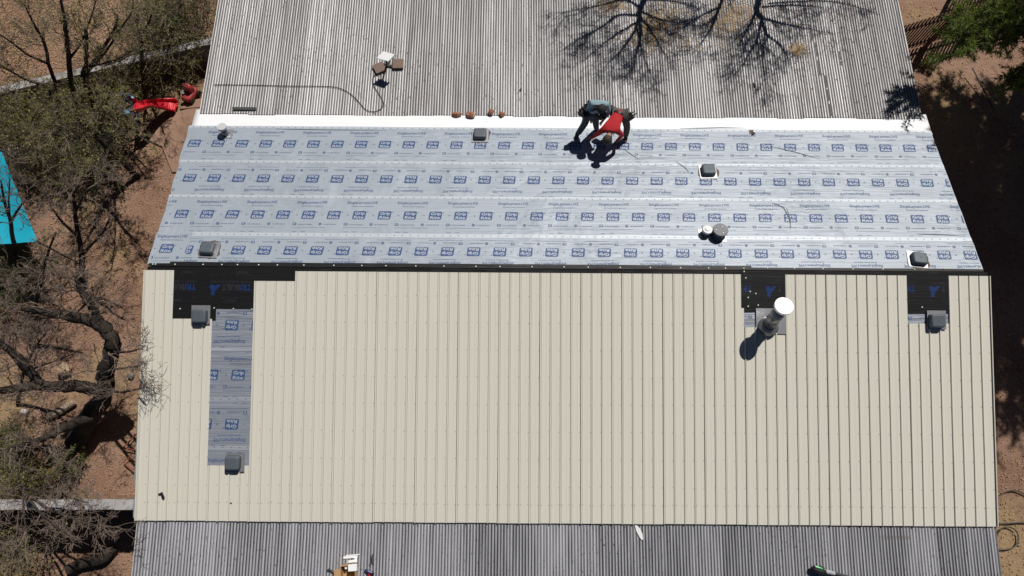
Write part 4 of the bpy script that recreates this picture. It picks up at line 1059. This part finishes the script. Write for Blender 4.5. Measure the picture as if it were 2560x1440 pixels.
def leaf_mesh(mb, ends, rng, per, size, spread):
    for pts in ends:
        for k in range(per):
            q = pts[rng.randint(1, len(pts)-1)]+rvec(rng)*spread*rng.random(); a = rvec(rng)*size*rng.uniform(.6, 1.3); b = a.cross(rvec(rng)).normalized()*size*rng.uniform(.3, .6)
            i = len(mb.v); mb.v += [q, q+a*.5+b, q+a, q+a*.5-b]; mb.f.append([i, i+1, i+2, i+3]); mb.m.append(0)
def tree(name, base, limbs, label, seed, sprouts, L0, mx, wig=.35, up=.04, leaf=None, kids=(2, 4), cat='tree', group=None, rt=.35, spread=.75, tm=None, hs=1.0, rs=1.0):
    """limbs: lists of (photo x, photo y, height, radius); twigs sprout from the limbs' outer parts"""
    rng = random.Random(seed); t = thing(name, base, label, cat, group)
    ends = []; tw = MB(); tk = MB()
    for lb in limbs:
        ns = sprouts
        if isinstance(lb, tuple): lb, ns = lb
        P = [q[0] if isinstance(q[0], Vector) else G(q[0], q[1], q[2]*hs) for q in lb]; Rr = [q[-1]*rs for q in lb]
        SP = smooth_path(P, 4); SR = []
        for i in range(len(Rr)-1): SR += [Rr[i]+(Rr[i+1]-Rr[i])*k/4 for k in range(4)]
        SR.append(Rr[-1]); SP = [q+rvec(rng)*SR[i]*.25 for i, q in enumerate(SP)]
        tk.tube(SP, SR, 8)
        for k in range(ns):
            u = rng.uniform(rt, 1)*(len(SP)-1); i = min(int(u), len(SP)-2); q = SP[i].lerp(SP[i+1], u-i)
            d = ((SP[i+1]-SP[i]).normalized()+rvec(rng)*.9+Vector((0, 0, .25))).normalized()
            grow(tw, q, d, L0*rng.uniform(.6, 1.2), max(.006, min(.02, SR[i]*.4)), 0, mx, rng, ends, wig, up, kids, spread=spread)
    tk.build('trunk', tm or M_bark, t, True); tw.build('crown', M_twig, t)
    if leaf:
        lm = MB(); leaf_mesh(lm, ends, rng, leaf[1], leaf[2], leaf[3]); lm.build('foliage', leaf[0], t)
    return t
L_olive = leafmat('olive leaf', (.235, .23, .06)); L_green = leafmat('fresh green leaf', (.14, .165, .045)); L_dark = leafmat('dark green leaf', (.07, .10, .03)); L_pale = leafmat('pale new leaf', (.25, .235, .085))
# the big bare tree left of the beige roof
tree('bare_tree', G(205, 1085), [
    [(190, 1100, 0, .20), (215, 1060, .5, .19), (245, 1010, 1.1, .17), (262, 975, 1.6, .15), (262, 930, 2.2, .14), (278, 880, 2.7, .13), (280, 850, 3.0, .12), (262, 822, 3.2, .12), (225, 800, 3.4, .10), (170, 790, 3.7, .085), (110, 778, 4.0, .07), (55, 770, 4.3, .04)],
    [(262, 825, 3.2, .085), (240, 790, 3.4, .075), (222, 755, 3.7, .065), (203, 728, 4.0, .05), (190, 690, 4.3, .03)],
    [(258, 985, 1.5, .13), (215, 968, 1.9, .12), (150, 965, 2.3, .11), (95, 966, 2.6, .085), (30, 972, 3.0, .07), (-40, 976, 3.3, .05)],
    [(100, 964, 2.6, .085), (75, 930, 2.9, .08), (50, 900, 3.2, .07), (22, 872, 3.5, .06), (-10, 850, 3.8, .04)],
    [(225, 1040, .9, .12), (180, 1060, 1.4, .09), (130, 1085, 2.0, .07), (80, 1105, 2.5, .05), (20, 1120, 3.0, .03)],
    ([(262, 975, 1.8, .03), (300, 980, 2.6, .022), (335, 975, 3.3, .014), (360, 968, 3.7, .009)], 4),
    ([(275, 880, 2.7, .03), (320, 880, 3.3, .018), (350, 872, 3.8, .009)], 4),
    ([(262, 930, 2.2, .03), (310, 920, 3.1, .018), (352, 915, 3.8, .009)], 3)],
    'large bare tree with thick twisting dark limbs beside the beige roof', 5, 14, .62, 3, .42, .03, rs=1.32, group='bare trees left of the house')
tree('bare_tree', G(210, 720), [
    [(208, 735, 0, .10), (205, 690, .6, .085), (203, 640, 1.3, .075), (196, 590, 2.0, .06), (188, 530, 2.7, .05), (182, 470, 3.4, .03)],
    [(203, 640, 1.3, .05), (230, 610, 1.9, .04), (255, 585, 2.5, .03), (275, 545, 3.1, .02)], [(196, 590, 2.0, .045), (160, 560, 2.6, .035), (130, 520, 3.2, .02)], [(188, 530, 2.7, .035), (215, 480, 3.2, .025), (260, 455, 3.7, .015)]],
    'slender bare tree with an upright thin dark trunk between shrubs and the house', 8, 8, .5, 3, .42, .03, group='bare trees left of the house')
tree('bare_tree', G(60, 660), [
    [(55, 680, 0, .07), (40, 640, .9, .06), (32, 600, 1.9, .055), (26, 555, 2.9, .045), (10, 500, 3.6, .03), (2, 450, 4.1, .018)], [(26, 555, 2.9, .035), (48, 520, 3.5, .026), (70, 490, 4.0, .015)], [(26, 552, 2.9, .03), (22, 500, 3.6, .02), (24, 450, 4.1, .012)]],
    'thin forked bare tree rising in front of the turquoise tarp', 12, 12, .5, 2, .4, .04, group='bare trees left of the house')
tree('bare_tree', G(100, 800), [[(75, 860, 0, .07), (85, 780, 1.2, .055), (100, 710, 2.1, .045), (118, 640, 3.0, .03), (140, 580, 3.7, .018)], [(85, 780, 1.2, .04), (50, 730, 2.0, .03), (20, 690, 2.8, .018)]],
    'small bare tree with tangled twigs below the turquoise tarp', 19, 10, .5, 3, .42, .02, group='bare trees left of the house')
tree('bare_tree', G(45, 1005), [[(45, 1010, 0, .05), (60, 930, 1.3, .04), (92, 862, 2.4, .028), (135, 812, 3.2, .012)], [(60, 930, 1.3, .03), (20, 880, 2.2, .022), (-10, 840, 3.0, .01)], [(60, 930, 1.3, .03), (130, 905, 2.2, .02), (195, 880, 3.0, .01)]],
    'small bare tree with fine twigs between two long limbs of the big bare tree', 27, 14, .5, 3, .38, .02, group='bare trees left of the house')
tree('bare_tree', G(40, 1235), [
    [(45, 1205, .9, .06), (52, 1222, 2.0, .05), (75, 1250, 2.7, .04), (105, 1285, 3.2, .03), (150, 1320, 3.6, .015)], [(52, 1222, 2.0, .045), (100, 1228, 2.6, .035), (160, 1240, 3.1, .025), (220, 1258, 3.5, .014)],
    [(60, 1230, 2.2, .04), (120, 1270, 2.8, .03), (190, 1300, 3.3, .022), (270, 1320, 3.7, .012)], [(60, 1235, 2.2, .04), (60, 1290, 2.8, .03), (70, 1340, 3.3, .016)], [(45, 1205, .9, .07), (40, 1190, 0, .08)],
    [(100, 1228, 2.6, .03), (150, 1200, 3.1, .02), (200, 1190, 3.5, .012)]],
    'bare grey twigged tree spilling over the lower block wall', 23, 9, .6, 3, .34, .0, rs=.75, group='bare trees left of the house')
# leafing trees behind the upper wall
M_bk2 = M_bark
tree('leafing_tree', G(150, 240), [
    [(175, 215, .6, .10), (172, 150, 1.8, .085), (165, 85, 2.9, .07), (160, 40, 3.6, .05), (148, -20, 4.4, .03)], [(140, 215, .6, .08), (122, 160, 1.7, .06), (112, 110, 2.6, .05), (85, 60, 3.4, .035), (60, 10, 4.1, .02)],
    [(172, 150, 1.8, .05), (205, 100, 2.6, .04), (225, 50, 3.3, .025), (240, 0, 3.9, .015)], [(122, 160, 1.7, .05), (75, 140, 2.4, .04), (35, 110, 3.1, .03), (-10, 80, 3.7, .02)], [(140, 215, .6, .06), (80, 205, 1.4, .05), (30, 180, 2.2, .035), (-20, 150, 2.9, .02)]],
    'many stemmed leafing tree rising behind the upper block wall at the far left', 31, 11, .6, 3, .36, .05, (L_pale, 2, .035, .05), group='leafing trees behind the upper wall', hs=1.2, rs=.78)
tree('leafing_tree', G(215, 225), [
    [(205, 195, .7, .10), (215, 160, 1.5, .07), (217, 110, 2.5, .06), (215, 72, 3.1, .05)], [(205, 195, .7, .08), (240, 145, 1.7, .07), (275, 95, 2.6, .05), (295, 45, 3.4, .03)], [(215, 185, .9, .06), (262, 130, 2.0, .045), (300, 75, 2.9, .03), (330, 30, 3.6, .018)],
    [(230, 165, 1.3, .045), (290, 150, 2.0, .035), (340, 120, 2.7, .02)]],
    'leafing tree with several cut dark limbs behind the middle of the upper block wall', 37, 9, .55, 3, .36, .05, (L_pale, 2, .035, .05), group='leafing trees behind the upper wall', hs=1.2, rs=.78)
tree('leafing_tree', G(358, 150), [[(355, 125, .5, .10), (350, 90, 1.3, .075), (345, 60, 1.9, .06), (330, 18, 2.6, .045)], [(350, 90, 1.3, .05), (372, 55, 2.1, .035), (390, 10, 2.9, .02)], [(352, 120, .6, .05), (300, 150, 1.4, .035), (260, 165, 2.0, .02)]],
    'short dark trunked leafing tree nearest the house behind the upper block wall', 41, 8, .5, 3, .38, .04, (L_pale, 2, .035, .05), group='leafing trees behind the upper wall', hs=1.2, rs=.78)
tree('leafing_tree', G(345, 440), [[(345, 440, 0, .075), (290, 392, 1.0, .065), (237, 339, 2.0, .06)], [(237, 339, 2.0, .045), (200, 300, 2.8, .035), (160, 270, 3.4, .02)], [(237, 339, 2.0, .045), (258, 292, 2.9, .035), (270, 240, 3.8, .02)],
    [(237, 339, 2.0, .045), (285, 345, 2.7, .03), (318, 332, 3.2, .015)], [(237, 339, 2.0, .045), (182, 345, 2.8, .035), (122, 330, 3.5, .02)], [(270, 372, 1.4, .03), (262, 400, 2.2, .022), (240, 420, 3.0, .012)]],
    'fine branched leafing tree leaning over the pale rock left of the slide', 53, 12, .55, 3, .36, .03, (L_olive, 2, .035, .05))
def shrub(px, py, r, h, leafm, label, seed, stems=26, per=3, size=.05, mx=2):
    rng = random.Random(seed); b = G(px, py, h*.4); b.z = 0; t = thing('shrub', b, label, 'shrub', 'shrubs left of the house'); tw = MB(); ends = []
    for k in range(stems):
        a = rng.uniform(0, 2*math.pi); q = math.sqrt(rng.random())
        d = Vector((math.cos(a)*q*r/h*1.6, math.sin(a)*q*r/h*1.6, 1)).normalized()
        grow(tw, b+Vector((math.cos(a)*q*r*.3, math.sin(a)*q*r*.3, 0)), d, h*rng.uniform(.55, .85), .012, 0, mx, rng, ends, .3, .0, (4, 6), .004, .85)
    tw.build('stems', M_twig, t); lm = MB(); leaf_mesh(lm, ends, rng, per, size, .07); lm.build('foliage', leafm, t)
SH = [(458, 40, 1.0, 2.2, L_green, 'yellow green shrub against the house above the upper block wall'), (430, 95, .7, 1.6, L_green, 'low green shrub just behind the house end of the upper block wall'),
      (468, 150, .5, .8, L_olive, 'olive shrub in the corner between upper wall and corrugated roof'), (402, 172, .6, .8, L_olive, 'olive shrub below the upper wall directly above the red slide'),
      (328, 190, .65, .9, L_olive, 'dense olive shrub left of the red slide top under the wall'), (262, 240, .85, 1.1, L_olive, 'olive shrub midway along the upper wall, left of the blue ladder'),
      (195, 275, .9, 1.2, L_olive, 'olive shrub in front of the many stemmed leafing tree'), (120, 310, .9, 1.2, L_olive, 'olive shrub above the big grey boulder'), (45, 290, .9, 1.2, L_olive, 'olive shrub below the far left end of the upper wall'),
      (20, 350, .7, 1.4, L_olive, 'small olive shrub at the upper corner of the turquoise tarp'), (225, 392, .65, 1.4, L_dark, 'dark green shrub below the pale rounded rock'), (145, 385, .7, 1.4, L_olive, 'olive shrub right of the big grey boulder'),
      (250, 305, .55, 1.0, L_olive, 'low olive shrub left of the pale blue board of the slide'),
      (45, 700, .9, 1.5, L_dark, 'dark green shrub in the shade below the turquoise tarp'), (50, 1150, .32, .6, L_green, 'green shrub left of the big bare tree base'), (25, 1105, .35, .7, L_green, 'small green shrub under the lower limb of the big tree'),
      (70, 1205, .5, .8, L_olive, 'olive shrub just above the lower block wall'), (20, 1310, .9, 1.6, L_olive, 'olive shrub in the bottom left corner below the wall'), (175, 1150, .22, .5, L_green, 'tiny green plant on the dirt above the lower block wall')]
for i, (px, py, r, h, lm_, lab) in enumerate(SH): shrub(px, py, r, h, lm_, lab, 60+i, int(30*r)+8, 5 if lm_ is not L_olive else 3, .046)
for px, py, lab in ((2322, 164, 'small green weed beside the picket fence on the right'),): shrub(px, py, .15, .3, L_green, lab, 99, 10, 3, .04)
# two tall bare trees beyond the far eave; their shadows fall over the corrugated roof
def up_from(px, py, t):
    """the point that throws its shadow on this spot of the upper roof, t metres up the sun's ray"""
    x, y = TOP.hit(px, py); return TOP.P(x, y)+sd*(t*.68)
def tall(base, fork, tr, limbs, seed, label):
    f = up_from(*fork[:2], fork[2]); b = Vector((f.x+base[0], f.y+base[1], 0)); r0 = fork[3]
    L = [([(b, r0*1.5), (b.lerp(f, .4)+Vector((.12, .05, 0)), r0*1.25), (up_from(*tr), r0*1.1), (f, r0)], 3)]
    for lb, n in limbs:
        L.append(([(up_from(*q[:3]), q[3]) for q in lb], int(n*.75)))
    return tree('tall_bare_tree', b, L, label, seed, 10, .56, 3, .36, .05, group='tall bare trees beyond the far eave', rt=.12, spread=.8)
tall((.25, .9), (1597, 42, 6.2, .075), (1612, 0, 5.4), [
    ([(1597, 42, 6.2, .05), (1545, 40, 6.8, .038), (1500, 72, 7.4, .03), (1450, 98, 8.0, .02), (1400, 130, 8.6, .008)], 26), ([(1597, 20, 5.9, .045), (1560, 2, 6.5, .036), (1490, 18, 7.2, .026), (1390, 35, 8.2, .009)], 26),
    ([(1597, 42, 6.2, .05), (1578, 95, 6.8, .035), (1545, 135, 7.4, .022), (1510, 170, 8.0, .008)], 24), ([(1597, 42, 6.2, .06), (1600, 95, 6.8, .045), (1588, 140, 7.4, .03), (1586, 185, 8.0, .008)], 22),
    ([(1597, 42, 6.2, .045), (1632, 90, 6.9, .03), (1668, 150, 7.8, .008)], 22), ([(1600, 30, 6.0, .045), (1652, 52, 6.8, .03), (1730, 62, 7.8, .009)], 22), ([(1588, 60, 6.4, .04), (1530, 95, 7.2, .028), (1450, 160, 8.2, .008)], 22),
    ([(1610, 0, 5.6, .04), (1680, 5, 6.6, .03), (1750, 25, 7.6, .01)], 18), ([(1590, 70, 6.5, .035), (1610, 150, 7.5, .02), (1640, 215, 8.6, .007)], 14)], 71, 'tall bare tree beyond the far eave, nearer the house middle')
tall((.25, .9), (1903, 48, 6.2, .08), (1895, 0, 5.4), [
    ([(1903, 48, 6.2, .06), (1916, 88, 6.8, .045), (1950, 115, 7.4, .028), (1975, 160, 8.2, .008)], 26), ([(1903, 48, 6.2, .05), (1890, 105, 6.9, .035), (1868, 140, 7.5, .022), (1850, 190, 8.2, .008)], 26),
    ([(1903, 48, 6.2, .045), (1955, 60, 6.9, .034), (2000, 70, 7.5, .022), (2080, 85, 8.4, .008)], 26), ([(1898, 10, 5.7, .05), (1876, 60, 6.4, .036), (1865, 80, 6.8, .03), (1838, 130, 7.6, .009)], 24),
    ([(1890, -20, 5.2, .06), (1815, -10, 5.9, .05), (1790, 40, 6.5, .042), (1775, 75, 7.0, .03), (1745, 120, 7.9, .009)], 26), ([(1800, 20, 6.2, .035), (1745, 45, 6.9, .028), (1705, 75, 7.6, .009)], 24),
    ([(1905, 20, 5.9, .04), (1970, 15, 6.7, .03), (2060, 20, 7.8, .009)], 22), ([(1912, 70, 6.5, .03), (1905, 150, 7.5, .018), (1915, 220, 8.6, .007)], 16), ([(1920, 10, 5.8, .03), (2080, 5, 7.0, .022), (2200, 40, 8.4, .008)], 20)], 74, 'tall bare tree beyond the far eave, nearer the pine')
# pines on the right
L_pine = leafmat('pine needle', (.135, .18, .045), .4); M_pbark = mat('pine bark', (.11, .085, .07), .95, 0, .3, 8, bump=.6)
def tuft(mb, q, d, rng, n, ln, wd):
    for k in range(n):
        a = (d*.7+rvec(rng)).normalized()*ln*rng.uniform(.6, 1.15); b = a.cross(rvec(rng)).normalized()*wd; i = len(mb.v)
        mb.v += [q-b, q+b, q+a]; mb.f.append([i, i+1, i+2]); mb.m.append(0)
def bough(wood, ndl, a, b, rng, dens=1.0, sag=.25):
    P = [a.lerp(b, t/6)+Vector((0, 0, -sag*math.sin(math.pi*t/6)))+rvec(rng)*.05 for t in range(7)]
    wood.tube(P, [.045*(1-.8*t/6) for t in range(7)], 5, 0, False); L = (b-a).length
    for k in range(int(13*dens*max(1, L/2))):
        u = rng.uniform(.35, 1)*6; i = min(5, int(u)); q = P[i].lerp(P[i+1], u-i); d = ((b-a).normalized()*.8+rvec(rng)*Vector((1, 1, .4)).length*.6).normalized(); ln = rng.uniform(.3, .75)
        Q = [q, q+d*ln*.5+Vector((0, 0, .02)), q+d*ln+Vector((0, 0, .08))]; wood.tube(Q, [.010, .008, .005], 3, 0, False)
        for t in range(6):
            w2 = .2+.8*t/5; tuft(ndl, Q[0].lerp(Q[2], w2)+rvec(rng)*.03, d, rng, 13, .19, .011)
def pine(base, h, z0, r, label, seed, extra=(), dens=2.0):
    rng = random.Random(seed); t = thing('pine_tree', base, label, 'tree', 'pines right of the house'); tk = MB(); wd = MB(); nd = MB()
    tk.tube([base+Vector((0, 0, -.1)), base+Vector((.1, .1, h*.5)), base+Vector((.1, 0, h))], [.26, .17, .03], 10); tk.build('trunk', M_pbark, t, True)
    z = z0
    while z < h-.3:
        f = (z-z0)/(h-z0); rr2 = r*math.sqrt(max(.05, 1-f*f))*(.75+.25*min(1, f*5))
        for k in range(14):
            a = rng.uniform(0, 2*math.pi); e = base+Vector((math.cos(a)*rr2*rng.uniform(.75, 1.05), math.sin(a)*rr2*rng.uniform(.75, 1.05), z+rng.uniform(.1, .9))); bough(wd, nd, base+Vector((.08, .05, z)), e, rng, dens)
        z += .55
    for a, b in extra: bough(wd, nd, base+Vector((.05, .05, a)), b, rng, 1.6, .15)
    wd.build('branches', M_pbark, t); nd.build('foliage', L_pine, t)
pine(Vector((16.1, 12.6, 0)), 11.0, 5.4, 3.9, 'pine tree with boughs reaching over the picket fence', 81, [(4.0, G(2385, 45, 4.6)), (3.9, G(2365, 92, 4.4)), (3.6, G(2390, 135, 4.2)), (4.2, G(2420, 90, 4.4)), (3.4, G(2520, 60, 3.9)), (3.2, G(2535, 45, 3.6)), (2.8, G(2535, 190, 3.0)), (2.6, G(2545, 215, 2.9)), (3.0, G(2500, 20, 3.6))])
pine(Vector((16.5, 9.5, 0)), 11.2, 5.4, 4.0, 'pine tree standing off the right edge whose shade darkens the dirt', 83)

# ================================================================== loose litter
def litter(name, n, seed, fn, size, m, kind='stuff'):
    rng = random.Random(seed); mb = MB()
    for k in range(n):
        q = fn(rng)
        if q is None: continue
        a = rng.uniform(0, 6.3); s_ = size*rng.uniform(.5, 1.4); u = Vector((math.cos(a), math.sin(a), rng.uniform(-.12, .12)))*s_; v = Vector((-math.sin(a), math.cos(a), rng.uniform(-.12, .12)))*s_*.45
        i = len(mb.v); mb.v += [q-u, q+v, q+u, q-v]; mb.f.append([i, i+1, i+2, i+3]); mb.m.append(0)
    return tag(mb.build(name, m, None), kind=kind)
M_leafb = mat('dry tan leaf', (.36, .235, .11), .85, 0, .4, 2.0); M_leafd = mat('dry brown leaf', (.19, .115, .07), .85, 0, .4, 2.0)
def roofleaf(rng):
    c, sx, sy = rng.choice((((1632, 70), 28, 22), ((1632, 70), 28, 22), ((1660, 40), 35, 20), ((1600, 100), 40, 22), ((1815, 55), 30, 18), ((1850, 25), 40, 18), ((1700, 95), 60, 30), ((1530, 15), 25, 10), ((1995, 125), 10, 8), ((1900, 60), 120, 60)))
    px, py = rng.gauss(c[0], sx), rng.gauss(c[1], sy); x, y = TOP.hit(px, py)
    if not (cx0 < x < cx1 and y > .05): return None
    x = round(x/CORR-.5)*CORR+CORR*.5+rng.uniform(-.02, .02)
    return TOP.P(x, y, .022+rng.uniform(.0, .012))
litter('fallen_leaves', 4200, 5, roofleaf, .024, M_leafb)
def groundleaf(rng):
    k = rng.random()
    if k < .35: px, py = rng.uniform(-20, 420), rng.uniform(-20, 190)
    elif k < .75: px, py = rng.uniform(-20, 540), rng.uniform(-20, 1460)
    else: px, py = rng.uniform(2230, 2580), rng.uniform(-20, 1460)
    q = G(px, py, .0); return q+Vector((0, 0, .012+.05*mnoise.noise(Vector((q.x*.5, q.y*.5, 0)))-.03+.02))
litter('leaf_litter', 13000, 6, groundleaf, .026, M_leafb)
litter('twig_litter', 2500, 7, groundleaf, .026, M_leafd)
def pebble(n, seed):
    rng = random.Random(seed); mb = MB()
    for k in range(n):
        q = groundleaf(rng); r = .012+.03*rng.random()**3; a = rng.uniform(0, 6.3)
        ring = [q+Vector((math.cos(a+1.57*j)*r*rng.uniform(.7, 1.2), math.sin(a+1.57*j)*r*rng.uniform(.7, 1.2), -.01)) for j in range(4)]
        i = len(mb.v); mb.v += ring+[q+Vector((0, 0, r*.8))]
        for j in range(4): mb.f.append([i+j, i+(j+1) % 4, i+4]); mb.m.append(0)
    return tag(mb.build('gravel', mat('pebble', (.34, .25, .2), .9, 0, .35, 3), None), kind='stuff')
pebble(4000, 9)
